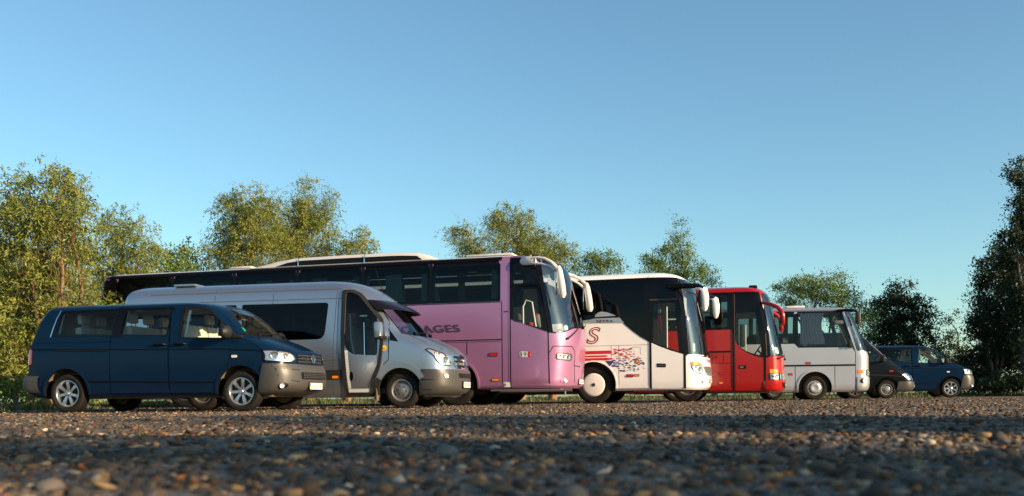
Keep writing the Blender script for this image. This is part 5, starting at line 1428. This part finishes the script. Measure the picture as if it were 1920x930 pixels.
def pebble_mesh(P, sub, rough=.24):
    d, x, z, S, a, ti, r = P; n = len(d); I, IF = ico(sub)
    W = I[None] * (1 + rng.normal(0, rough, (n, len(I), 1))) * S[:, None]
    zx = W[..., 0] * np.sin(ti)[:, None] + W[..., 2]
    ca, sa = np.cos(a)[:, None], np.sin(a)[:, None]
    Vv = np.stack([W[..., 0] * ca - W[..., 1] * sa + x[:, None], W[..., 0] * sa + W[..., 1] * ca + d[:, None], zx + z[:, None]], -1)
    Fv = IF[None] + (np.arange(n) * len(I))[:, None, None]
    c = PEB[rng.choice(len(PEB), n, p=PW)] * rng.uniform(.3, 1.0, (n, 1))
    return Vv.reshape(-1, 3), Fv.reshape(-1, 3), np.repeat(c, len(I), 0)
fields = [pebble_mesh(pebble_field(8500, 1.3, 4, .005, .038, 1), 1), pebble_mesh(pebble_field(11000, 4, 8, .007, .045, 1), 1),
          pebble_mesh(pebble_field(14000, 8, 16, .010, .050, 1), 1, .22), pebble_mesh(pebble_field(16000, 16, 36, .014, .055, 1), 1, .25)]
Vs, Fs, Cs = [], [], []; k = 0
for v, f_, c in fields: Vs.append(v); Fs.append(f_ + k); Cs.append(c); k += len(v)
gv = link('gravel', np_mesh(np.concatenate(Vs), np.concatenate(Fs), smooth=False, col=np.concatenate(Cs)), 'pebble'); gv['kind'] = 'stuff'; gv['label'] = 'loose brown and grey gravel stones over the ground'; gv['category'] = 'gravel'
# the stones nearest to us, one by one
protos = []
for q in range(14):
    P = tuple(np.array([w]) for w in (0., 0., 0.)); 
    v, f_, c = pebble_mesh((np.zeros(1), np.zeros(1), np.zeros(1), np.array([[rng.uniform(.9, 1.5), rng.uniform(.8, 1.2), rng.uniform(.5, .8)]]), np.zeros(1), np.zeros(1), np.ones(1)), 2, .09)
    c[:] = PEB[rng.choice(len(PEB), p=PW)] * rng.uniform(.55, 1.1)
    me = np_mesh(v, f_, col=c); me.materials.append(M['pebble']); protos.append(me)
for q in range(290):
    d = math.sqrt(rng.uniform(1.55 ** 2, 4.2 ** 2)); x = rng.uniform(-1, 1) * (.53 * d + .1); r = .012 + .032 * rng.beta(1.1, 3)
    o = bpy.data.objects.new('pebble', protos[q % 14]); C.objects.link(o); o.parent = ground
    o.location = (x, d, float(ground_z(x, d)) + r * rng.uniform(-.15, .3)); o.scale = (r, r, r); o.rotation_euler = (rng.normal(0, .2), rng.normal(0, .2), rng.uniform(0, 6.28))

# ---------------------------------------------------------------- leaves, grass
def leaf_material(name, trans=.35):
    m = bpy.data.materials.new(name); m.use_nodes = True; t = m.node_tree; b = t.nodes['Principled BSDF']
    at = node(t, 'ShaderNodeVertexColor', layer_name='tone'); t.links.new(at.outputs[0], b.inputs['Base Color']); b.inputs['Roughness'].default_value = .55; b.inputs['Specular IOR Level'].default_value = .35
    tr = node(t, 'ShaderNodeBsdfTranslucent'); t.links.new(at.outputs[0], tr.inputs[0])
    mx = node(t, 'ShaderNodeMixShader'); mx.inputs[0].default_value = trans; t.links.new(b.outputs[0], mx.inputs[1]); t.links.new(tr.outputs[0], mx.inputs[2])
    t.links.new(mx.outputs[0], t.nodes['Material Output'].inputs[0]); M[name] = m
leaf_material('foliage'); leaf_material('grass_blade', .3)
def bark_material(name, col):
    m, b, t = principled(name, col, .9); tc = node(t, 'ShaderNodeTexCoord'); mp = node(t, 'ShaderNodeMapping'); mp.inputs['Scale'].default_value = (14, 14, 3); t.links.new(tc.outputs['Object'], mp.inputs[0])
    no = node(t, 'ShaderNodeTexNoise', Scale=1., Detail=8.); t.links.new(mp.outputs[0], no.inputs['Vector'])
    t.links.new(ramp(t, no.outputs['Fac'], [(.3, tuple(c * .5 for c in col)), (.7, tuple(c * 1.3 for c in col))]), b.inputs['Base Color'])
    bp = node(t, 'ShaderNodeBump', Strength=.8, Distance=.03); t.links.new(no.outputs['Fac'], bp.inputs['Height']); t.links.new(bp.outputs[0], b.inputs['Normal'])
bark_material('bark', (.20, .12, .06)); bark_material('bark_grey', (.11, .09, .07))

def leaves(P, D, L, W, cols, droop=.5):
    """one bent four-cornered leaf per point: P positions, D directions"""
    n = len(P); D = D / (np.linalg.norm(D, axis=1)[:, None] + 1e-9)
    B = np.cross(D, rng.normal(size=(n, 3))); B /= np.linalg.norm(B, axis=1)[:, None] + 1e-9
    l = L * rng.uniform(.6, 1.3, (n, 1)); w = W * rng.uniform(.6, 1.3, (n, 1))
    N = np.cross(D, B)
    V = np.stack([P, P + D * l * .5 + B * w + N * w * .5, P + D * l, P + D * l * .5 - B * w + N * w * .5], 1).reshape(-1, 3)
    F = np.arange(4 * n).reshape(n, 4)
    return V, F, np.repeat(cols, 4, 0)

def tubes(paths):
    """paths: list of (points (k,3), radii (k,)) -> mesh arrays with 5- or 7-sided tubes"""
    Vs, Fs = [], []; k = 0
    for P, r in paths:
        P = np.asarray(P, float); n = len(P); s = 7 if r[0] > .05 else 5 if r[0] > .02 else 3
        T = np.gradient(P, axis=0); T /= np.linalg.norm(T, axis=1)[:, None] + 1e-9
        A = np.cross(T, [.31, .87, .2]); A /= np.linalg.norm(A, axis=1)[:, None] + 1e-9; B = np.cross(T, A)
        an = np.arange(s) / s * 2 * np.pi
        V = P[:, None] + (A[:, None] * np.cos(an)[None, :, None] + B[:, None] * np.sin(an)[None, :, None]) * np.asarray(r)[:, None, None]
        i = np.arange(n * s).reshape(n, s); j = np.roll(i, -1, 1)
        F = np.stack([i[:-1], j[:-1], j[1:], i[1:]], -1).reshape(-1, 4)
        Vs.append(V.reshape(-1, 3)); Fs.append(F + k); k += n * s
    return np.concatenate(Vs), np.concatenate(Fs)

def curve(a, b, n, wob, sag=0.):
    t = np.linspace(0, 1, n)[:, None]; a, b = np.asarray(a, float), np.asarray(b, float)
    P = a + (b - a) * t; l = np.linalg.norm(b - a)
    ph = rng.uniform(0, 6.28, 3); fr = rng.uniform(2, 5, 3)
    P += wob * l * np.sin(t * fr + ph) * np.sin(np.pi * t); P[:, 2] += sag * l * np.sin(np.pi * t[:, 0]); return P

KINDS = {   # leaf length, half width, colours, bark, clump radius, leaves per clump, clumps per cubic metre
    'willow': (.125, .0175, [(.195, .235, .042), (.25, .28, .055), (.135, .185, .035), (.30, .29, .07), (.08, .12, .026)], 'bark', .30, 108, 14),
    'broad': (.10, .030, [(.11, .18, .03), (.145, .22, .04), (.07, .125, .025), (.19, .24, .06)], 'bark_grey', .22, 66, 12),
    'dark': (.115, .042, [(.022, .042, .014), (.032, .055, .018), (.018, .032, .012), (.05, .07, .02)], 'bark_grey', .22, 60, 11),
}
def tree(name, label, kind, X, Y, lobes, group=None, depth=1.0, dens=1., skirt=True, gaps=0.):
    L, W, cols, bark, cr, nl, dn = KINDS[kind]; cols = np.array(cols)
    root = thing(name, label, 'tree' if 'tree' in name else 'shrub', (X, Y, 0), 0, group)
    top = max(z + rz for _, z, _, rz in lobes); low = min(z - rz for _, z, _, rz in lobes)
    lob = [(dx, rng.uniform(-.5, .5) * depth * rx, z, rx, rx * depth, rz, 1.) for dx, z, rx, rz in lobes]
    if skirt and low > 2.2:   # the crown goes on below what the vehicles hide
        zc = low
        wmean = np.mean([l[3] for l in lob])
        while zc > 1.8:
            lob.append((rng.uniform(-.5, .5), rng.uniform(-.4, .4), zc - .3, wmean * 1.25, wmean * 1.1, 1.0, .28)); zc -= 1.3
    fork = max(.3, min(low * .6, 1.2)); paths = []
    tr = .018 * top + .03
    trunk = curve((0, 0, -.1), (rng.normal(0, .15), rng.normal(0, .15), fork + .3), 6, .05); paths.append((trunk, np.linspace(tr * 1.25, tr * .85, 6)))
    LV, LF, LC = [], [], []; k = 0; fork_p = trunk[-1]
    for dx, dy, z, rx, ry, rz, dm in lob:
        c = np.array([dx, dy, z]); limb = curve(fork_p - [0, 0, .04], c, 9, .10, .05); r0 = tr * .62 * (.5 + .5 * rx / 1.2)
        paths.append((limb, np.linspace(r0, .022, 9)))
        n = max(5, int(4.19 * rx * ry * rz * dn * dens * dm))
        u = rng.normal(size=(n, 3)); u /= np.linalg.norm(u, axis=1)[:, None]
        rad = rng.uniform(.15, 1., (n, 1)) ** .45 * (1 + .16 * np.sin(u[:, :1] * 5 + z) + .12 * np.sin(u[:, 2:] * 7 + dx))
        cc = c + u * rad * np.array([rx, ry, rz])
        gp = np.sin(cc[:, 0] * 4.1 + X) * np.sin(cc[:, 2] * 3.7 + 1.3 * X) + .6 * np.sin(cc[:, 1] * 5.2 + cc[:, 2] * 2.1)
        if kind != 'far': cc = cc[gp > -.7 + gaps + rng.normal(0, .15, n)]
        for q in cc:
            if q[2] < .25: q[2] = .25 + rng.uniform(0, .3)
            j = rng.integers(4, 9); a = limb[j]
            tw = curve(a, q, 5, .14, .06); paths.append((tw, np.linspace(.008, .003, 5)))
            m = int(nl * rng.uniform(.5, 1.4)); el = rng.uniform(.7, 1.3)
            if kind == 'willow':
                # feathery sprays of leaves strung along drooping, twisting shoots
                ns = 7; per = max(4, m // ns); m = ns * per
                dr = rng.normal(size=(ns, 3)) * [1, 1, .7] + [0, 0, .15]; dr /= np.linalg.norm(dr, axis=1)[:, None]
                ll = rng.uniform(.30, .80, ns) * el; tt = rng.uniform(.1, 1, (ns, per, 1)); ph = rng.uniform(0, 6.28, (ns, 1, 3))
                P = q + dr[:, None] * (ll[:, None, None] * tt) + np.array([0, 0, -.75]) * (ll[:, None, None] * tt ** 2) + .045 * np.sin(tt * 9 + ph)
                P = P.reshape(-1, 3) + rng.normal(size=(m, 3)) * .03
                D = (np.repeat(dr, per, 0) + np.array([0, 0, -1.1]) * tt.reshape(-1, 1)) + rng.normal(size=(m, 3)) * .7
            else:
                P = q + rng.normal(size=(m, 3)) * cr * np.array([.8, .8, .55]) * el; D = rng.normal(size=(m, 3)) + (P - q) * 2
            tone = cols[rng.integers(0, len(cols))] * .5 + cols[rng.integers(0, len(cols), m)] * .5
            v, f_, cl = leaves(P, D, L, W, tone * rng.uniform(.8, 1.2, (m, 1))); LV.append(v); LF.append(f_ + k); LC.append(cl); k += len(v)
        # stray outer sprays break the outline
        for _ in range(max(2, n // 5)):
            u = rng.normal(size=3); u[2] = abs(u[2]) * .9 - .2; u /= np.linalg.norm(u); s = c + u * np.array([rx, ry, rz]) * .85; e = c + u * np.array([rx, ry, rz]) * rng.uniform(1.08, 1.38)
            if e[2] < .3: continue
            tw = curve(s, e, 5, .2); paths.append((tw, np.linspace(.009, .003, 5))); m = 16
            t_ = rng.integers(0, 5, m); P = tw[t_] + rng.normal(size=(m, 3)) * .07; D = rng.normal(size=(m, 3)) + [0, 0, -.5 if kind == 'willow' else 0]
            v, f_, cl = leaves(P, D, L, W, cols[rng.integers(0, len(cols), m)]); LV.append(v); LF.append(f_ + k); LC.append(cl); k += len(v)
    v, f_ = tubes(paths); link('trunk', np_mesh(v, f_), bark, root)
    link('crown', np_mesh(np.concatenate(LV), np.concatenate(LF), smooth=False, col=np.concatenate(LC)), 'foliage', root)
    return root

TREES = {
    'A': (-12.2, 26.0, [(-0.13, 5.54, 1.05, 1.05), (-0.70, 4.58, 0.97, 1.12), (0.56, 4.70, 1.05, 1.12), (-0.29, 3.18, 1.18, 1.12), (-0.86, 1.79, 0.97, 1.12), (0.40, 2.89, 0.97, 0.84), (0.71, 5.89, 0.53, 0.59), (0.32, 1.64, 0.76, 0.84), (-1.43, 2.71, 0.84, 1.01), (-1.51, 1.12, 0.84, 0.75), (-0.42, 0.87, 1.01, 0.59), (0.42, 0.79, 0.75, 0.50)]),
    'B': (-13.4, 34.0, [(-0.18, 6.16, 0.95, 0.76), (0.68, 5.33, 0.95, 0.87), (-0.75, 4.80, 1.09, 1.09), (0.25, 4.06, 1.27, 0.91)]),
    'C': (-12.8, 37.0, [(0.30, 5.47, 0.83, 0.79), (-0.30, 4.79, 0.99, 0.79)]),
    'D0': (-14.8, 46.0, [(0.00, 6.87, 0.49, 0.89)]),
    'D': (-11.3, 42.0, [(-0.42, 8.07, 0.94, 1.03), (0.60, 8.29, 1.01, 1.03), (-0.88, 6.84, 0.76, 0.99), (0.81, 6.94, 1.35, 1.12), (-0.10, 6.05, 1.35, 0.67)]),
    'E': (-9.0, 44.0, [(0.19, 8.93, 0.99, 1.04), (-0.57, 7.83, 1.18, 1.18), (0.72, 7.70, 0.61, 1.32), (-0.35, 6.65, 1.41, 0.85)]),
    'F': (-7.0, 42.5, [(0.48, 6.75, 0.91, 0.73), (-0.48, 6.57, 0.80, 0.59)]),
    'G': (-1.8, 46.0, [(-0.39, 7.60, 0.79, 0.89), (0.39, 7.18, 0.89, 0.84)]),
    'H': (0.4, 47.5, [(-0.53, 8.26, 1.07, 0.97), (0.49, 7.63, 1.17, 1.12), (0.04, 8.84, 0.61, 0.51)]),
    'I': (1.9, 47.0, [(0.01, 7.34, 0.81, 0.86), (0.66, 6.78, 0.76, 0.86), (-0.67, 6.80, 0.91, 0.76)]),
    'J': (4.6, 49.0, [(-0.11, 6.83, 0.84, 0.68), (-0.69, 6.58, 0.94, 0.73), (0.80, 6.51, 0.63, 0.47)]),
    'K': (8.1, 51.0, [(0.56, 7.94, 0.68, 1.09), (-0.35, 7.07, 0.93, 1.04), (0.90, 6.51, 1.15, 1.04), (-1.10, 6.62, 0.71, 0.71)]),
    'L': (10.5, 52.0, [(0.00, 6.34, 0.56, 0.45)]),
    'M': (15.4, 49.0, [(-0.47, 5.28, 1.52, 0.79), (-1.60, 4.85, 0.89, 1.00), (0.58, 4.56, 1.00, 1.15), (1.49, 3.69, 0.94, 1.31)]),
    'N': (19.6, 51.0, [(0.24, 4.76, 1.04, 1.04), (-0.67, 4.17, 0.76, 0.93), (0.91, 3.61, 1.15, 1.58), (-0.47, 2.44, 1.31, 1.64)]),
    'O': (23.5, 53.0, [(-0.03, 3.83, 0.34, 1.02), (-0.33, 2.21, 0.74, 1.31), (0.37, 1.50, 0.68, 1.14)]),
    'P': (23.4, 48.0, [(-0.18, 6.19, 0.98, 1.08), (0.58, 4.64, 1.44, 1.49), (-0.52, 3.11, 1.08, 1.49), (0.81, 2.07, 1.44, 1.70), (-0.69, 1.31, 1.18, 1.18)]),
    'Q': (23.5, 45.0, [(-0.45, 9.95, 0.62, 0.80), (-0.35, 8.5, 0.75, .75), (-.05, 9.1, .6, .9), (0.3, 7.6, 0.8, 1.2), (-0.3, 6.6, 1.11, 1.3), (0.33, 4.40, 1.35, 1.93)]),
    'S': (-19.5, 40.0, [(0, 5.2, 1.6, 1.5), (-.8, 3.2, 1.6, 1.6), (1.2, 3.0, 1.6, 1.5), (2.6, 1.6, 1.5, 1.3), (.4, 1.2, 1.8, 1.0), (-1.6, 1.2, 1.5, 1.0)]),
    'R1': (-11.6, 23.5, [(-0.22, 0.55, 0.49, 0.40), (0.35, 0.5, 0.45, 0.3), (-.8, .5, .5, .4)]),
    'R2': (21.4, 50.0, [(0.00, 0.77, 1.23, 0.75)]),
    'R3': (22.7, 46.5, [(0.00, 0.52, 1.39, 0.55)]),
}
WHAT = {
    'A': ('willow_tree', 'large golden-lit curly willow with crown to the ground, behind the blue passenger van', 'willow'),
    'B': ('willow_tree', 'mid-height willow leaning over the tail of the pink coach', 'willow'),
    'C': ('small_tree', 'low fresh green tree over the rear roof of the pink coach', 'broad'),
    'D0': ('small_tree', 'thin dark far tree showing in the gap between two willows', 'dark'),
    'D': ('willow_tree', 'wide twin-topped willow above the rear of the rooftop air conditioner', 'willow'),
    'E': ('willow_tree', 'tall willow with bare forked limbs above the middle of the air conditioner', 'willow'),
    'F': ('small_tree', 'low round willow tree over the front part of the air conditioner', 'willow'),
    'G': ('willow_tree', 'willow above the roof of the pink coach, next to its roof hatch', 'willow'),
    'H': ('willow_tree', 'tallest willow over the front roof of the pink coach', 'willow'),
    'I': ('willow_tree', 'willow behind the windscreen top of the pink coach', 'willow'),
    'J': ('small_tree', 'low broad-leaved tree over the rear roof of the white coach', 'broad'),
    'K': ('poplar_tree', 'pointed upright tree over the front roof of the white coach', 'broad'),
    'L': ('small_tree', 'small rounded tree crown over the roof of the red coach', 'broad'),
    'M': ('leafy_tree', 'wide rounded leafy green tree behind the silver midibus', 'broad'),
    'N': ('leafy_tree', 'dark dense tree behind the black van', 'dark'),
    'O': ('small_tree', 'thin sparse dark tree behind the nose of the distant blue van', 'dark'),
    'P': ('leafy_tree', 'large dark tree with foliage to the ground past the distant blue van', 'dark'),
    'Q': ('leafy_tree', 'tallest dark tree, rising beyond the far end of the row', 'dark'),
    'S': ('leafy_tree', 'dense leafy tree filling the gaps behind the large golden willow', 'broad'),
    'R1': ('shrub', 'low leafy shrub at the foot of the large golden willow', 'broad'),
    'R2': ('shrub', 'low dark shrub behind the bonnet of the distant blue van', 'dark'),
    'R3': ('shrub', 'low dark shrub at the foot of the large dark tree', 'dark'),
}
for kx, (X, Y, lobes) in TREES.items():
    nm, lb, kd = WHAT[kx]
    tree(nm, lb, kd, X, Y, lobes, 'trees behind the parked row' if 'tree' in nm else 'shrubs behind the parked row', dens=(1.7 if kx == 'Q' else 1.25) if kd == 'dark' else 1., gaps=.0 if kx in 'Q' else .08 if kd == 'willow' else 0.)

# a line of low shrubs closes the view under the vehicles
for q, x in enumerate(np.arange(-38, 37, 3.1)):
    tree('hedge_shrub', 'low green hedge shrub in the line far behind the vehicles', 'broad', x + rng.uniform(-.6, .6), 62 + rng.uniform(-1, 1), [(-.7, .7, 1.2, .7), (.8, .8, 1.2, .8)], 'hedge shrubs behind the trees', dens=.25)

# trees to the right of the lot, out of view: their shade lies over the near gravel
sd, sn = Vector((math.cos(SUN_AZ), math.sin(SUN_AZ))), Vector((-math.sin(SUN_AZ), math.cos(SUN_AZ)))
SHADE = [(21, 2.6, 9.5, .85), (26, 6.2, 10.5, 1.0), (31, 2.6, 12, .85), (22, 7.8, 9.5, .85), (35, 7.0, 13, 1.2)]
for q, (a, p, hgt, wd) in enumerate(SHADE):
    P = sd * a + sn * p
    tree('leafy_tree', 'leafy tree beside the lot shading the near gravel', 'dark', P.x, P.y, [(0, hgt * .45, 1.6 * wd, hgt * .28), (.2, hgt * .75, 1.4 * wd, hgt * .2), (-.3 * wd, hgt * .3, 1.5 * wd, hgt * .2), (.3 * wd, hgt * .2, 1.3 * wd, 1.3)], 'trees beside the lot', depth=1.0, dens=.5, skirt=False)
for q, (x, y) in enumerate(((35, 41), (39, 37.5), (33, 45))):
    tree('leafy_tree', 'leafy tree beyond the far end of the parked row', 'dark', x, y, [(0, 5.5, 2., 2.2), (.5, 8.2, 1.5, 1.6), (-.5, 3, 2., 2.)], 'trees beyond the row', dens=.5, skirt=False)

# a far line of trees closes the lot behind us; the paint and glass mirror it
KINDS['far'] = (.55, .22, [(.03, .045, .015), (.045, .06, .02), (.02, .03, .012)], 'bark_grey', .9, 22, .25)
for q in range(22):
    tree('leafy_tree', 'leafy tree in the line across the open side of the lot', 'far', -130 + q * 12 + rng.uniform(-2, 2), -105 + rng.uniform(-8, 8), [(-2.5, 3.2, 3.4, 3.0), (2.5, 3.0, 3.4, 2.8), (0, 4.6 + rng.uniform(-.6, 1.2), 3, 2.2)], 'trees across the lot', skirt=False)

# ---------------------------------------------------------------- grass
def in_grass(x, y):
    ex = [-60, -30, -10.9, -10.8, -11.6, 2, 10, 20, 40, 60]
    edge = np.interp(x, [-60, -12.2, -11.2, -9.5, 2, 10, 20, 40, 60], [20, 20.5, 24, 33, 46, 44, 45.5, 48, 50])
    return y > edge
def grass_mesh(n, x0, x1, y0, y1, hmin, hmax, cols):
    x = rng.uniform(x0, x1, n); y = rng.uniform(y0, y1, n); k = in_grass(x, y); x, y = x[k], y[k]; n = len(x)
    h = rng.uniform(hmin, hmax, n) * (.6 + .4 * np.sin(x * 1.3) * np.sin(y * .9 + x * .4)); h = np.maximum(h, .04)
    a = rng.uniform(0, 6.28, n); w = rng.uniform(.008, .018, n) * 1.4; l = rng.normal(0, .35, (n, 2)) * h[:, None]
    P = np.c_[x, y, np.zeros(n) - .01]; B = np.c_[np.cos(a), np.sin(a), np.zeros(n)] * w[:, None]
    mid = P + np.c_[l * .3, h * .6]; tip = P + np.c_[l, h]
    V = np.stack([P - B, P + B, mid + B * .7, mid - B * .7, tip], 1).reshape(-1, 3)
    i = np.arange(n)[:, None] * 5
    F = np.r_[i + [0, 1, 2], i + [0, 2, 3], i + [3, 2, 4]]
    c = np.array(cols)[rng.integers(0, len(cols), n)] * rng.uniform(.7, 1.3, (n, 1))
    return V, F, np.repeat(c, 5, 0)
G = [(.045, .09, .02), (.065, .11, .024), (.04, .07, .017), (.11, .12, .045), (.16, .13, .07)]
parts = [grass_mesh(42000, -26, 32, 40, 58, .12, .42, G), grass_mesh(12000, -17, -9, 20, 40, .08, .30, G), grass_mesh(9000, -2, 30, 44, 47.5, .05, .16, [(.20, .16, .085), (.16, .135, .07), (.08, .10, .035)])]
Vs, Fs, Cs = [], [], []; k = 0
for v, f_, c in parts: Vs.append(v); Fs.append(f_ + k); Cs.append(c); k += len(v)
gr = link('grass', np_mesh(np.concatenate(Vs), np.concatenate(Fs), smooth=False, col=np.concatenate(Cs)), 'grass_blade'); gr['kind'] = 'stuff'; gr['label'] = 'rough green and dry grass behind the parked row'; gr['category'] = 'grass'
# soil under the grass
principled('soil', (.10, .085, .05), .95)
ed = [(-60, 20), (-12.2, 20.5), (-11.2, 24), (-9.5, 33), (2, 46), (10, 44), (20, 45.5), (40, 48), (60, 50)]
V = [(x, y + (.25 * math.sin(x * 2)), .002) for x, y in ed] + [(60, 90, .002), (-60, 90, .002)]
so = link('verge', pymesh(V, [tuple(range(len(V)))], False), 'soil'); so['kind'] = 'structure'
